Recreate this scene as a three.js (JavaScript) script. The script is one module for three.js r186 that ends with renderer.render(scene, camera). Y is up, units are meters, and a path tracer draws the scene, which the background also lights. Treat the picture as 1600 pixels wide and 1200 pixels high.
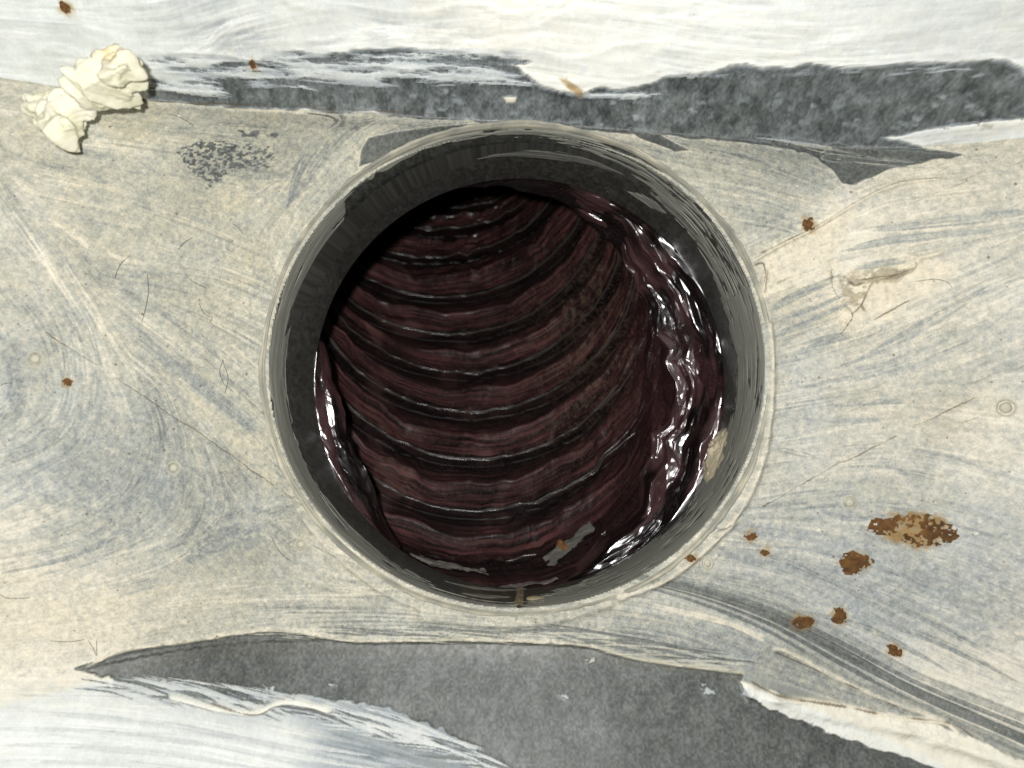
import * as THREE from 'three';
import { MarchingCubes } from 'three/addons/objects/MarchingCubes.js';

// ───────────────────────── camera, lamp, exposure ─────────────────────────
const D = 0.25, K = 0.3 / 1600;                       // lens to panel (m); metres per photo pixel on the panel
const scene = new THREE.Scene();
scene.background = new THREE.Color(0x000000);
const camera = new THREE.PerspectiveCamera(2 * Math.atan(0.45) * 180 / Math.PI, 4 / 3, 0.01, 10);
camera.position.set(0, 0, D); camera.lookAt(0, 0, 0);
camera.focus = 0.28; camera.userData.fStop = 13;
scene.add(camera);
const renderer = new THREE.WebGLRenderer({ antialias: true });
renderer.toneMapping = THREE.LinearToneMapping;
renderer.toneMappingExposure = 1;
renderer.shadowMap.enabled = true;
// the torch beside the lens, the only light in here
const torch = new THREE.PointLight(new THREE.Color().setRGB(1, 0.985, 0.98), 0.285, 0, 2);
torch.position.set(-0.017, 0.014, D + 0.006);
torch.castShadow = true; torch.shadow.radius = 0.2;
scene.add(torch);

// ───────────────────────── helpers ─────────────────────────
let seedN = 1234567;
const rnd = () => { seedN = (Math.imul(seedN, 1664525) + 1013904223) >>> 0; return seedN / 4294967296; };
const rr = (a, b) => a + (b - a) * rnd();
function h2(ix, iy, s) {
  let n = Math.imul(ix, 374761393) ^ Math.imul(iy, 668265263) ^ Math.imul(s + 17, 1274126177);
  n = Math.imul(n ^ (n >>> 13), 1103515245); n = Math.imul(n ^ (n >>> 15), 2246822519);
  return ((n ^ (n >>> 16)) >>> 0) / 4294967296;
}
function vn(x, y, s) {                                 // value noise 0..1
  const ix = Math.floor(x), iy = Math.floor(y), fx = x - ix, fy = y - iy;
  const ux = fx * fx * (3 - 2 * fx), uy = fy * fy * (3 - 2 * fy);
  const a = h2(ix, iy, s), b = h2(ix + 1, iy, s), c = h2(ix, iy + 1, s), d = h2(ix + 1, iy + 1, s);
  return a + (b - a) * ux + (c - a) * uy + (a - b - c + d) * ux * uy;
}
function fbm(x, y, s, o = 4) { let t = 0, a = 0.5, n = 0; for (let i = 0; i < o; i++) { t += a * vn(x, y, s + i * 7); n += a; a *= 0.5; x = x * 2.03 + 11.3; y = y * 2.03 + 5.7; } return t / n; }
const clamp = (x, a = 0, b = 1) => x < a ? a : x > b ? b : x;
const lerp = (a, b, t) => a + (b - a) * t;
const ss = (a, b, x) => { const t = clamp((x - a) / (b - a)); return t * t * (3 - 2 * t); };
const sp = (x, k) => x / k > 20 ? x : k * Math.log(1 + Math.exp(x / k));   // soft ramp
const hump0 = (x, c, w) => Math.exp(-(((x - c) / w) ** 2));
const TAU = Math.PI * 2, RAD = Math.PI / 180;
function curve1(tab) {                                  // smooth interpolation through [x, ...values]
  return (x, j = 1) => {
    let i = 0; while (i < tab.length - 2 && x > tab[i + 1][0]) i++;
    const p = (k) => tab[clamp(k, 0, tab.length - 1)];
    const x0 = p(i)[0], x1 = p(i + 1)[0], t = clamp((x - x0) / (x1 - x0));
    const y0 = p(i)[j], y1 = p(i + 1)[j];
    const m0 = i > 0 ? (y1 - p(i - 1)[j]) / (x1 - p(i - 1)[0]) * (x1 - x0) : y1 - y0;
    const m1 = i < tab.length - 2 ? (p(i + 2)[j] - y0) / (p(i + 2)[0] - x0) * (x1 - x0) : y1 - y0;
    const t2 = t * t, t3 = t2 * t;
    return (2 * t3 - 3 * t2 + 1) * y0 + (t3 - 2 * t2 + t) * m0 + (-2 * t3 + 3 * t2) * y1 + (t3 - t2) * m1;
  };
}
function spline(pts, step) {                            // Catmull-Rom resampled every `step`
  const out = [];
  for (let i = 0; i < pts.length - 1; i++) {
    const p0 = pts[Math.max(0, i - 1)], p1 = pts[i], p2 = pts[i + 1], p3 = pts[Math.min(pts.length - 1, i + 2)];
    const L = Math.hypot(p2[0] - p1[0], p2[1] - p1[1]), n = Math.max(2, Math.ceil(L / step));
    for (let k = 0; k < n; k++) {
      const t = k / n, t2 = t * t, t3 = t2 * t, q = [];
      for (let c = 0; c < p1.length; c++) q.push(0.5 * (2 * p1[c] + (p2[c] - p0[c]) * t + (2 * p0[c] - 5 * p1[c] + 4 * p2[c] - p3[c]) * t2 + (3 * p1[c] - p0[c] - 3 * p2[c] + p3[c]) * t3));
      out.push(q);
    }
  }
  out.push(pts[pts.length - 1]);
  return out;
}
function tag(o, label, category, group, kind) { const u = o.userData; if (label) u.label = label; if (category) u.category = category; if (group) u.group = group; if (kind) u.kind = kind; return o; }
function mesh(name, geo, mat, parent) { const m = new THREE.Mesh(geo, mat); m.name = name; m.castShadow = m.receiveShadow = true; (parent || scene).add(m); return m; }
function tex8(data, w, h, srgb) {
  const t = new THREE.DataTexture(data, w, h, THREE.RGBAFormat); t.magFilter = THREE.LinearFilter; t.minFilter = THREE.LinearFilter;
  t.wrapS = t.wrapT = THREE.ClampToEdgeWrapping; if (srgb) t.colorSpace = THREE.SRGBColorSpace; t.needsUpdate = true; return t;
}

// ───────────────────────── the sheet-metal boot: its shape ─────────────────────────
const wx = (px, z = 0) => (px - 800) * K * (D - z) / D, wy = (py, z = 0) => (600 - py) * K * (D - z) / D;
const creaseTab = [[-200, 152], [0, 155], [230, 156], [400, 163], [560, 171], [700, 179], [900, 191], [1100, 206], [1300, 225], [1500, 240], [1800, 246]].map(([a, b]) => [wx(a, -0.004), wy(b, -0.004)]);
const foldTab = [[-200, 1075], [0, 1052], [200, 1022], [430, 1000], [700, 1002], [900, 1008], [1160, 1045], [1400, 1130], [1800, 1290]].map(([a, b]) => [wx(a), wy(b)]);
const crease = curve1(creaseTab), fold = curve1(foldTab);
const seamL = curve1([[-200, 380], [0, 450], [130, 548], [300, 675], [480, 803], [560, 860]].map(([a, b]) => [wx(a, 0.004), wy(b, 0.004)]));
const seamR = curve1([[1080, 860], [1178, 805], [1350, 710], [1500, 622], [1600, 560], [1800, 440]].map(([a, b]) => [wx(a, 0.004), wy(b, 0.004)]));
const seamY = (x) => x < 0 ? seamL(x) : seamR(x);
function H(x, y) {                                      // the bare sheet, before any mastic
  const ax = Math.max(0, Math.abs(x) - 0.08);
  let z = Math.min(5.2 * ax * ax, 0.6 * ax);
  const d = crease(x) - y;
  const q = clamp(d / 0.022); z -= 0.0088 * (1 - q) * (1 - q);
  z += 1.25 * sp(-d, 0.0009);
  z += 0.62 * sp(fold(x) - y, 0.003);
  return z;
}
function at(px, py) { let z = 0; for (let i = 0; i < 14; i++) z = lerp(z, H(wx(px, z), wy(py, z)), 0.7); return [wx(px, z), wy(py, z)]; }

// ───────────────────────── mastic: brushed on stroke by stroke ─────────────────────────
const X0 = -0.18, X1 = 0.18, Y0 = -0.125, Y1 = 0.115, TW = 2048, TH = 1365, SC = TW / (X1 - X0);
const T = new Float32Array(TW * TH), Wm = new Float32Array(TW * TH), R = new Float32Array(TW * TH);  // thickness, warmth, relief (mm)
const st = new Float32Array(TW * TH * 3);               // stains: rust amount, then brown for dirt and painted edge shadow
const tp = (px, py) => { const [x, y] = at(px, py); return [(x - X0) * SC, (y - Y0) * SC]; };
const G_t = ['8887888899999988', '6655544444444455', '5554455444554677', '6555555555556776', '6555555555557877', '5655565555556666', '5545565555556767', '6444566555666667', '7654466555656566', '7766655555555556', '9864444444445688', '9999843333346899'];
const G_w = ['1112335565444333', '5566655555444455', '6666655555554566', '5666655555555655', '5566655555557764', '3556555555543444', '3445655555543455', '3334655555554444', '5544655555522222', '7766555555332123', '6543333333323244', '2222233333333555'];
const gridAt = (g, px, py) => {
  const gx = clamp(px / 100 - 0.5, 0, 14.999), gy = clamp(py / 100 - 0.5, 0, 10.999), ix = gx | 0, iy = gy | 0, fx = gx - ix, fy = gy - iy;
  const v = (a, b) => +g[b][a];
  return lerp(lerp(v(ix, iy), v(ix + 1, iy), fx), lerp(v(ix, iy + 1), v(ix + 1, iy + 1), fx), fy) / 10;
};
// where a point of the sheet lies on the layout drawing (its place on the 1600 x 1200 plan)
const plan = (x, y) => { const z = H(x, y), f = D / (D - z) / K; return [800 + x * f, 600 - y * f]; };
for (let j = 0; j < TH; j++) for (let i = 0; i < TW; i++) {
  const x = X0 + i / SC, y = Y0 + j / SC, [px, py] = plan(x, y);
  const n1 = fbm(i * 0.012, j * 0.012, 3, 3) - 0.5, n2 = fbm(i * 0.012, j * 0.012, 9, 3) - 0.5;
  let qy = py; if (y > crease(x)) qy = Math.min(py, 50); else qy = Math.max(qy, 160);
  T[j * TW + i] = gridAt(G_t, px + n1 * 120, qy) + n1 * 0.12;
  Wm[j * TW + i] = gridAt(G_w, px + n2 * 160, qy) + n2 * 0.3;
}
function stroke(pts, w, o = {}) {                       // pts on the plan, width in plan pixels
  const P = spline(pts.map(([a, b]) => tp(a, b)), 5), W = w * 1.04, seed = (rnd() * 1e6) | 0;
  let len = 0; const cum = [0];
  for (let i = 1; i < P.length; i++) { len += Math.hypot(P[i][0] - P[i - 1][0], P[i][1] - P[i - 1][1]); cum.push(len); }
  const amp = o.amp ?? 0.16, bf = o.bf ?? 0.32, dry = o.dry ?? 0, op = o.op ?? 0.8;
  for (let i = 0; i < P.length - 1; i++) {
    const [ax, ay] = P[i], [bx, by] = P[i + 1], L = Math.hypot(bx - ax, by - ay) || 1e-6;
    const t0x = (P[Math.min(i + 1, P.length - 1)][0] - P[Math.max(0, i - 1)][0]), t0y = (P[Math.min(i + 1, P.length - 1)][1] - P[Math.max(0, i - 1)][1]), l0 = Math.hypot(t0x, t0y) || 1;
    const t1x = (P[Math.min(i + 2, P.length - 1)][0] - P[i][0]), t1y = (P[Math.min(i + 2, P.length - 1)][1] - P[i][1]), l1 = Math.hypot(t1x, t1y) || 1;
    for (let s = 0; s < L; s += 0.75) {
      const f = s / L, u = cum[i] + s, nx = -lerp(t0y / l0, t1y / l1, f), ny = lerp(t0x / l0, t1x / l1, f);
      const cx = ax + (bx - ax) * f, cy = ay + (by - ay) * f;
      const endN = 30 * fbm(u * 0.03, 3, seed, 2), taper = o.taper ? Math.sin(Math.PI * clamp(u / len, 0.02, 0.98)) ** 0.5 : 1;
      const hw = W / 2 * taper * (0.85 + 0.3 * vn(u * 0.02, 0, seed + 1));
      for (let v = -hw; v <= hw; v += 0.75) {
        const X = Math.round(cx + nx * v), Y = Math.round(cy + ny * v);
        if (X < 0 || Y < 0 || X >= TW || Y >= TH) continue;
        const b = vn(v * bf, u * 0.006, seed + 2) * 0.6 + vn(v * bf * 2.7, u * 0.012, seed + 3) * 0.4;
        let a = op * ss(0, 0.22, 1 - Math.abs(v) / hw);
        const eu = Math.min(u, len - u) + (b - 0.5) * 60; a *= ss(0, 30, eu);
        if (dry) { const dn = vn(v * 0.45, u * 0.018, seed + 4) * 0.7 + vn(v * 0.9, u * 0.15, seed + 5) * 0.3; a *= ss(dry - 0.12, dry + 0.12, dn); }
        if (a < 0.01) continue;
        const k = Y * TW + X, base = o.t ?? T[k] + (o.dt ?? 0);
        T[k] += (base + amp * (b - 0.5) * 2 - T[k]) * a * 0.75;
        if (o.w !== undefined) Wm[k] += (o.w + (b - 0.5) * 0.3 - Wm[k]) * a * 0.6;
      }
    }
  }
}
function ridge(pts, w, hmm, o = {}) {                   // a raised bead or lip, relief in millimetres
  const P = spline(pts.map(([a, b]) => tp(a, b)), 4), W = w * 1.04, seed = (rnd() * 1e6) | 0;
  const x0 = Math.floor(Math.min(...P.map((p) => p[0])) - W * 2), x1 = Math.ceil(Math.max(...P.map((p) => p[0])) + W * 2), y0 = Math.floor(Math.min(...P.map((p) => p[1])) - W * 2), y1 = Math.ceil(Math.max(...P.map((p) => p[1])) + W * 2);
  for (let Y = Math.max(0, y0); Y < Math.min(TH, y1); Y++) for (let X = Math.max(0, x0); X < Math.min(TW, x1); X++) {
    let best = 1e9, bi = 0, side = 0;
    for (let i = 0; i < P.length - 1; i++) {
      const ax = P[i][0], ay = P[i][1], dx = P[i + 1][0] - ax, dy = P[i + 1][1] - ay, t = clamp(((X - ax) * dx + (Y - ay) * dy) / (dx * dx + dy * dy + 1e-9));
      const ex = X - ax - dx * t, ey = Y - ay - dy * t, d = ex * ex + ey * ey; if (d < best) { best = d; bi = i + t; side = dx * ey - dy * ex; }
    }
    const wob = W * (0.65 + 0.7 * fbm(bi * 0.25, 0, seed, 3)), d = Math.sqrt(best) / wob * 2, en = Math.min(1, Math.min(bi, P.length - 1 - bi) / 3);
    if (d > 2.2) continue;
    let a = Math.exp(-d * d * 1.2);
    if (o.side) a *= (side * o.side > 0 ? Math.exp(-d * 1.6) : Math.exp(-d * d * 60));
    const k = Y * TW + X; R[k] += hmm * a * en * (0.6 + 0.8 * fbm(bi * 0.14, d, seed + 9, 3));
    if (o.t !== undefined) T[k] += (o.t - T[k]) * Math.min(1, a * 1.3) * en * (o.op ?? 1);
    if (o.w !== undefined) Wm[k] += (o.w - Wm[k]) * Math.min(1, a * 1.3) * en * (o.op ?? 1);
  }
}
function area(poly, o) {                                // a patch with a ragged edge: sets thickness / warmth
  const P = poly.map(([a, b]) => tp(a, b)), seed = (rnd() * 1e6) | 0, m = 30;
  const x0 = Math.max(0, Math.floor(Math.min(...P.map((p) => p[0])) - m)), x1 = Math.min(TW, Math.max(...P.map((p) => p[0])) + m), y0 = Math.max(0, Math.floor(Math.min(...P.map((p) => p[1])) - m)), y1 = Math.min(TH, Math.max(...P.map((p) => p[1])) + m);
  const fx = o.fx ?? 0.05, fy = o.fy ?? 0.05, na = o.na ?? 14, soft = o.soft ?? 2.5;
  for (let Y = y0; Y < y1; Y++) for (let X = x0; X < x1; X++) {
    let ins = false, best = 1e9;
    for (let i = 0, j = P.length - 1; i < P.length; j = i++) {
      const ax = P[j][0], ay = P[j][1], bx = P[i][0], by = P[i][1];
      if ((ay > Y) !== (by > Y) && X < (bx - ax) * (Y - ay) / (by - ay) + ax) ins = !ins;
      const dx = bx - ax, dy = by - ay, t = clamp(((X - ax) * dx + (Y - ay) * dy) / (dx * dx + dy * dy + 1e-9)), ex = X - ax - dx * t, ey = Y - ay - dy * t; best = Math.min(best, ex * ex + ey * ey);
    }
    const sd = (ins ? 1 : -1) * Math.sqrt(best) + (fbm(X * fx, Y * fy, seed, 4) - 0.5) * 2 * na + (o.off ?? 0);
    const k = Y * TW + X;
    if (o.lip && sd < 0 && sd > -o.lip) { const e = 1 + sd / o.lip; T[k] += 0.18 * e * (1 - ss(0.85, 1, e)); R[k] += 0.25 * e; }
    const a = ss(-soft, soft, sd) * (o.op ?? 1); if (a <= 0) continue;
    const hole = o.holes ? ss(o.holes - 0.08, o.holes + 0.08, fbm(X * (o.hf ?? 0.09), Y * (o.hf ?? 0.09) * 1.4, seed + 5, 4)) : 1;
    if (o.t !== undefined) T[k] += (o.t + (fbm(X * 0.05, Y * 0.05, seed + 3, 3) - 0.5) * (o.tn ?? 0.05) - T[k]) * a * hole;
    if (o.w !== undefined) Wm[k] += (o.w - Wm[k]) * a * hole;
    if (o.flat) R[k] *= 1 - a;
    if (o.stain) { st[k * 3] = Math.max(st[k * 3], a * hole * o.stain); }
  }
}
// the way the brush went
const guides = [
  [[-60, 195], [200, 225], [420, 262]], [[40, 300], [250, 350], [420, 420]], [[-40, 240], [60, 380], [150, 520]], [[-60, 330], [100, 500], [180, 620]],
  [[180, 480], [300, 570], [420, 680]], [[230, 560], [340, 640], [430, 720]], [[200, 420], [330, 440], [430, 480]],
  [[70, 420], [125, 530], [125, 620], [90, 690], [0, 730]], [[100, 480], [160, 570], [160, 650], [120, 720], [0, 790]],
  [[200, 600], [225, 680], [205, 760], [120, 820], [0, 850]], [[260, 640], [287, 720], [270, 800], [200, 850], [60, 885]], [[300, 700], [332, 790], [300, 860], [220, 900]],
  [[0, 930], [150, 890], [300, 850], [430, 800]], [[-40, 985], [200, 955], [400, 935], [570, 930]], [[200, 1005], [430, 972], [640, 962], [860, 985]], [[380, 780], [450, 860], [540, 910]],
  [[560, 955], [700, 968], [1000, 988], [1170, 1040]],
  [[980, 905], [1150, 940], [1320, 1020], [1480, 1110], [1640, 1180]], [[1010, 890], [1200, 905], [1400, 1000], [1640, 1100]], [[1150, 850], [1350, 880], [1640, 990]],
  [[1200, 480], [1330, 430], [1450, 400]], [[1200, 540], [1400, 470], [1640, 370]], [[1210, 600], [1400, 560], [1640, 460]], [[1210, 680], [1400, 660], [1640, 690]], [[1200, 760], [1400, 740], [1640, 800]],
  [[1190, 400], [1300, 340], [1400, 300], [1640, 275]], [[1300, 370], [1640, 330]], [[1000, 215], [1150, 250], [1320, 310]], [[1080, 290], [1180, 320], [1300, 345]],
  [[430, 330], [480, 270], [540, 200]], [[240, 168], [420, 172], [540, 190]], [[440, 430], [480, 340], [560, 260]],
  [[-60, 60], [400, 80], [800, 40], [1200, 75], [1660, 40]], [[300, 110], [360, 50], [520, 15]], [[500, 20], [700, 60], [900, 90]], [[1000, 60], [1300, 95], [1640, 60]],
  [[-60, 1095], [300, 1110], [600, 1170], [800, 1240]], [[-60, 1160], [300, 1190], [500, 1240]], [[1180, 1060], [1350, 1110], [1640, 1200]],
];
const gseg = [];
for (const g of guides) { const s = spline(g, 40); for (let i = 0; i < s.length - 1; i++) gseg.push([(s[i][0] + s[i + 1][0]) / 2, (s[i][1] + s[i + 1][1]) / 2, Math.atan2(s[i + 1][1] - s[i][1], s[i + 1][0] - s[i][0])]); }
function flow(px, py) {
  let c = 0, s = 0;
  for (const g of gseg) { const d = (g[0] - px) ** 2 + (g[1] - py) ** 2 * 1.6 + 120, w = 1 / (d * d); c += w * Math.cos(2 * g[2]); s += w * Math.sin(2 * g[2]); }
  return Math.atan2(s, c) / 2;
}
for (let n = 0; n < 2400; n++) {                         // the first all-over brushing
  let px = rr(-60, 1660), py = rr(-40, 1240); const up = rr(0, 1) < 0.5 ? 0 : Math.PI, pts = [[px, py]], N = 3 + (rnd() * 7 | 0);
  const cy = crease(wx(px)), isTop = wy(py) > cy; let dir = flow(px, py) + up;
  for (let i = 0; i < N; i++) {
    let d = flow(px, py); if (Math.cos(d - dir) < 0) d += Math.PI; dir = d;
    px += Math.cos(d) * 26; py += Math.sin(d) * 26; pts.push([px, py]);
  }
  const mode = rnd();
  if (mode < 0.55) stroke(pts, rr(8, 44), { amp: rr(0.04, 0.15), dt: rr(-0.03, 0.03), op: 0.55, taper: true });
  else if (mode < 0.8) stroke(pts, rr(6, 26), { amp: 0.14, dt: isTop ? -0.03 : -0.07, op: 0.65, dry: 0.5, w: gridAt(G_w, px, py) - 0.12, taper: true });
  else stroke(pts, rr(5, 22), { amp: 0.1, dt: 0.08, op: 0.6, dry: 0.45, w: gridAt(G_w, px, py) + 0.14, taper: true });
}
// broad thin or thick patches
area([[-40, 880], [120, 900], [260, 960], [180, 1030], [0, 1055], [-60, 1060]], { t: 0.74, w: 0.72, op: 0.45, na: 30, soft: 24 });
area([[1190, 400], [1260, 360], [1330, 330], [1300, 420], [1220, 440], [1195, 460]], { t: 0.78, w: 0.85, op: 0.7, na: 14, soft: 10 });
area([[1330, 430], [1430, 400], [1490, 420], [1420, 470], [1330, 520], [1300, 500]], { t: 0.78, w: 0.9, op: 0.7, na: 16, soft: 12 });
area([[150, 180], [240, 180], [240, 225], [170, 215]], { t: 0.56, w: 0.95, op: 0.5, na: 12, soft: 12 });
area([[330, 300], [380, 280], [390, 330], [340, 340]], { t: 0.58, w: 0.9, op: 0.55, na: 14, soft: 8 });
area([[260, 590], [330, 620], [440, 700], [430, 740], [330, 680]], { t: 0.6, w: 0.85, op: 0.5, na: 14, soft: 12 });
area([[1240, 880], [1600, 880], [1620, 1020], [1420, 970]], { t: 0.42, w: 0.22, op: 0.55, na: 40, soft: 30, holes: 0.48 });
area([[90, 690], [210, 640], [240, 740], [190, 850], [60, 860], [40, 770]], { t: 0.40, w: 0.25, op: 0.55, na: 34, soft: 20, holes: 0.46 });
// single strokes that stand out
for (let i = 0; i < 7; i++) stroke([[178 + i * 2, 478 + i * 7], [250 + i * 4, 545 + i * 6], [330 + i * 4, 610 + i * 6], [415, 668 + i * 4]], 9, { t: 0.36, amp: 0.2, w: 0.25, op: 0.55, dry: 0.42, taper: true });
stroke([[340, 695], [360, 715], [372, 725]], 12, { t: 0.3, w: 0.2, op: 0.6, taper: true });
for (const [r, o] of [[0, 0.5], [22, 0.4], [40, 0.5], [62, 0.4], [84, 0.45], [100, 0.35]]) stroke([[20 + r * 0.7, 400 + r * 0.3], [92 + r * 0.55, 510], [105 + r * 0.6, 600 + r * 0.2], [80 + r * 0.6, 665 + r * 0.5], [-20, 715 + r * 0.9]], 10, { t: 0.42, amp: 0.22, w: 0.2, op: o, dry: 0.42, taper: true });
for (const [r, o] of [[0, 0.5], [26, 0.45], [50, 0.5], [72, 0.4]]) stroke([[185 + r, 590 + r * 0.5], [215 + r, 690], [195 + r, 770 + r * 0.2], [110 + r * 0.6, 830 + r * 0.6], [-20, 850 + r]], 12, { t: 0.40, amp: 0.22, w: 0.2, op: o, dry: 0.4, taper: true });
area([[330, 815], [395, 830], [360, 855], [300, 885], [290, 870]], { t: 0.3, w: 0.15, op: 0.75, na: 9, soft: 3, holes: 0.47, hf: 0.2 });
for (let i = 0; i < 5; i++) stroke([[520 - i * 9, 225], [485 - i * 6, 275], [440 + i * 2, 332]], 9, { t: 0.24, amp: 0.14, w: 0.3, op: 0.6, dry: 0.38, taper: true });
stroke([[480, 172], [520, 178], [532, 190], [515, 205]], 18, { t: 0.12, amp: 0.2, w: 0.4, op: 0.8, dry: 0.42, bf: 0.6 });
area([[284, 228], [330, 222], [400, 226], [432, 240], [420, 262], [350, 272], [325, 296], [300, 270], [282, 250]], { t: 0.03, w: 0.3, na: 14, soft: 2, holes: 0.49, fx: 0.06, fy: 0.14, hf: 0.2 });
area([[368, 203], [430, 206], [440, 214], [380, 214]], { t: 0.1, w: 0.3, na: 8, soft: 2, holes: 0.5, fx: 0.08, fy: 0.2 });
// brush marks on the right panel
for (const [a, b, c, w, t] of [[[1192, 490], [1260, 455], [1320, 430], 16, 0.36], [[1200, 530], [1290, 490], [1340, 470], 10, 0.4], [[1205, 505], [1280, 480], [1335, 450], 8, 0.42], [[1240, 545], [1300, 530], [1345, 522], 16, 0.34], [[1330, 570], [1440, 505], [1560, 440], 9, 0.4], [[1290, 580], [1400, 540], [1520, 470], 7, 0.44], [[1390, 590], [1500, 540], [1600, 470], 6, 0.5], [[1350, 360], [1450, 350], [1620, 330], 18, 0.42], [[1310, 395], [1400, 375], [1560, 360], 14, 0.44], [[1330, 420], [1380, 412], [1430, 405], 14, 0.4], [[1290, 635], [1400, 628], [1430, 640], 12, 0.42], [[1240, 655], [1330, 658], [1400, 655], 9, 0.46], [[1385, 735], [1420, 740], [1470, 750], 12, 0.36], [[1200, 705], [1230, 705], [1280, 718], 12, 0.36], [[1420, 700], [1500, 720], [1560, 745], 7, 0.42], [[1260, 790], [1330, 810], [1400, 800], 12, 0.45]])
  stroke([a, b, c], w, { t, amp: 0.14, w: 0.15, op: 0.75, taper: true, dry: 0.3 });
for (let i = 0; i < 26; i++) { const y = 205 + i * 5.2; stroke([[1010 + i * 5, y + 10], [1130 + i * 4, y + 28], [1225 + i * 2, y + 52]], 5, { t: i % 3 ? 0.36 : 0.56, amp: 0.16, w: 0.35, op: 0.5, dry: 0.46, taper: true }); }
// the long dark sweep at the lower right and its neighbours
for (const [o, w, t, op] of [[-26, 14, 0.4, 0.7], [-14, 9, 0.2, 0.9], [-7, 4, 0.6, 0.9], [1, 17, 0.07, 1], [13, 5, 0.5, 0.9], [19, 7, 0.12, 0.95], [27, 8, 0.5, 0.8], [36, 9, 0.24, 0.9], [46, 9, 0.58, 0.8]])
  stroke([[985, 902 + o * 0.3], [1090, 925 + o * 0.5], [1200, 962 + o * 0.7], [1320, 1022 + o], [1440, 1085 + o], [1640, 1172 + o * 1.3]], w, { t, amp: 0.16, w: 0.3, op, bf: 0.6, dry: 0.15 });
for (const [x, y, o] of [[1430, 960, 0], [1360, 985, 10], [1480, 1010, 0], [1290, 905, -5]]) stroke([[x - 110, y - 40 + o], [x, y], [x + 130, y + 70]], 12, { t: 0.3, amp: 0.16, w: 0.2, op: 0.55, dry: 0.4, taper: true });
stroke([[1010, 945], [1080, 960], [1140, 975], [1195, 1000]], 10, { t: 0.8, w: 0.7, op: 0.8, amp: 0.1 });
for (const [o, t] of [[0, 0.06], [5, 0.5], [10, 0.12], [15, 0.45], [20, 0.1], [26, 0.4], [31, 0.16]]) stroke([[835, 972 + o * 0.4], [930, 988 + o * 0.8], [1050, 1010 + o], [1165, 1040 + o]], 6, { t, amp: 0.12, w: 0.4, op: 0.8, bf: 0.6, dry: 0.2, taper: true });
for (let i = 0; i < 14; i++) stroke([[400 + i * 9, 950 + i * 4], [600, 952 + i * 3.2], [760 + i * 12, 968 + i * 2.5]], 5, { t: i % 2 ? 0.58 : 0.3, amp: 0.2, w: 0.4, op: 0.6, dry: 0.42, taper: true });
for (let i = 0; i < 9; i++) stroke([[430 + i * 20, 162 + i * 1.5], [620, 178 + i * 2], [820 + i * 10, 196 + i]], 5, { t: i % 2 ? 0.5 : 0.35, w: 0.6, op: 0.5, dry: 0.4, taper: true });
stroke([[500, 280], [560, 215], [600, 190]], 22, { t: 0.52, amp: 0.18, w: 0.5, op: 0.7 });
// bare metal showing between the coats
area([[232, 128], [330, 92], [450, 92], [580, 84], [690, 82], [770, 84], [800, 108], [840, 134], [900, 150], [1000, 132], [1100, 113], [1250, 106], [1400, 109], [1500, 100], [1545, 96], [1600, 116], [1680, 120], [1680, 195], [1600, 186], [1560, 190], [1450, 206], [1370, 216], [1440, 232], [1500, 242], [1300, 240], [1100, 218], [800, 196], [560, 176], [400, 166], [225, 158]], { t: 0.07, w: 0.15, na: 9, soft: 2.5, flat: true, lip: 8, tn: 0.12, fx: 0.018, fy: 0.05 });
for (const [x0, y0, x1, y1, w, t] of [[230, 118, 340, 140, 14, 0.72], [240, 138, 360, 150, 10, 0.72], [300, 108, 430, 126, 10, 0.74], [400, 92, 520, 120, 18, 0.7], [455, 112, 600, 126, 12, 0.7], [560, 96, 690, 118, 22, 0.66], [600, 118, 780, 128, 12, 0.66], [700, 98, 790, 122, 10, 0.6], [640, 130, 830, 128, 8, 0.66], [880, 152, 1030, 150, 7, 0.66], [950, 158, 1035, 150, 5, 0.7]])
  for (let i = 0; i < (x0 < 520 ? 7 : 4); i++) stroke([[x0 + rr(-10, 10), y0 + rr(-5, 5)], [(x0 + x1) / 2, (y0 + y1) / 2 + rr(-4, 4)], [x1 + rr(-12, 12), y1 + rr(-5, 5)]], w * rr(0.4, 1), { t, amp: 0.14, w: 0.12, op: 0.9, dry: 0.46, taper: true });
for (let i = 0; i < 90; i++) { const x = rr(560, 1590), y = lerp(132, 190, rnd()) + (x - 560) * 0.02, s = rr(2, 9); area([[x - s, y - s * 0.5], [x + s, y - s * 0.4], [x + s * 0.8, y + s * 0.5], [x - s, y + s * 0.4]], { t: rr(0.2, 0.55), w: rr(0.1, 0.7), op: 0.55, na: 4, soft: 3, fx: 0.15, fy: 0.2 }); }
area([[785, 153], [808, 152], [806, 164], [790, 166]], { t: 0.75, w: 0.95, na: 3, soft: 2 });
area([[120, 1045], [200, 1016], [300, 1000], [430, 984], [560, 1001], [720, 999], [900, 1006], [1000, 1030], [1160, 1051], [1160, 1082], [1240, 1118], [1310, 1142], [1420, 1180], [1520, 1222], [1560, 1260], [800, 1260], [745, 1172], [690, 1140], [600, 1106], [480, 1086], [330, 1077], [200, 1070]], { t: 0.05, w: 0.62, na: 6, soft: 2, flat: true, lip: 7, fx: 0.08, fy: 0.12, tn: 0.13 });
area([[562, 240], [575, 216], [680, 198], [800, 192], [905, 196], [900, 206], [760, 203], [700, 216], [620, 242], [560, 262]], { t: 0.06, w: 0.5, na: 3, soft: 2, flat: true, lip: 5 });
area([[985, 203], [1030, 212], [1080, 236], [1055, 236], [1000, 216]], { t: 0.08, w: 0.4, na: 3, soft: 2, flat: true, lip: 5 });
area([[1180, 214], [1300, 226], [1500, 243], [1440, 254], [1390, 266], [1330, 290], [1316, 288], [1300, 262], [1260, 240]], { t: 0.08, w: 0.35, na: 5, soft: 2, flat: true, lip: 5 });
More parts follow.
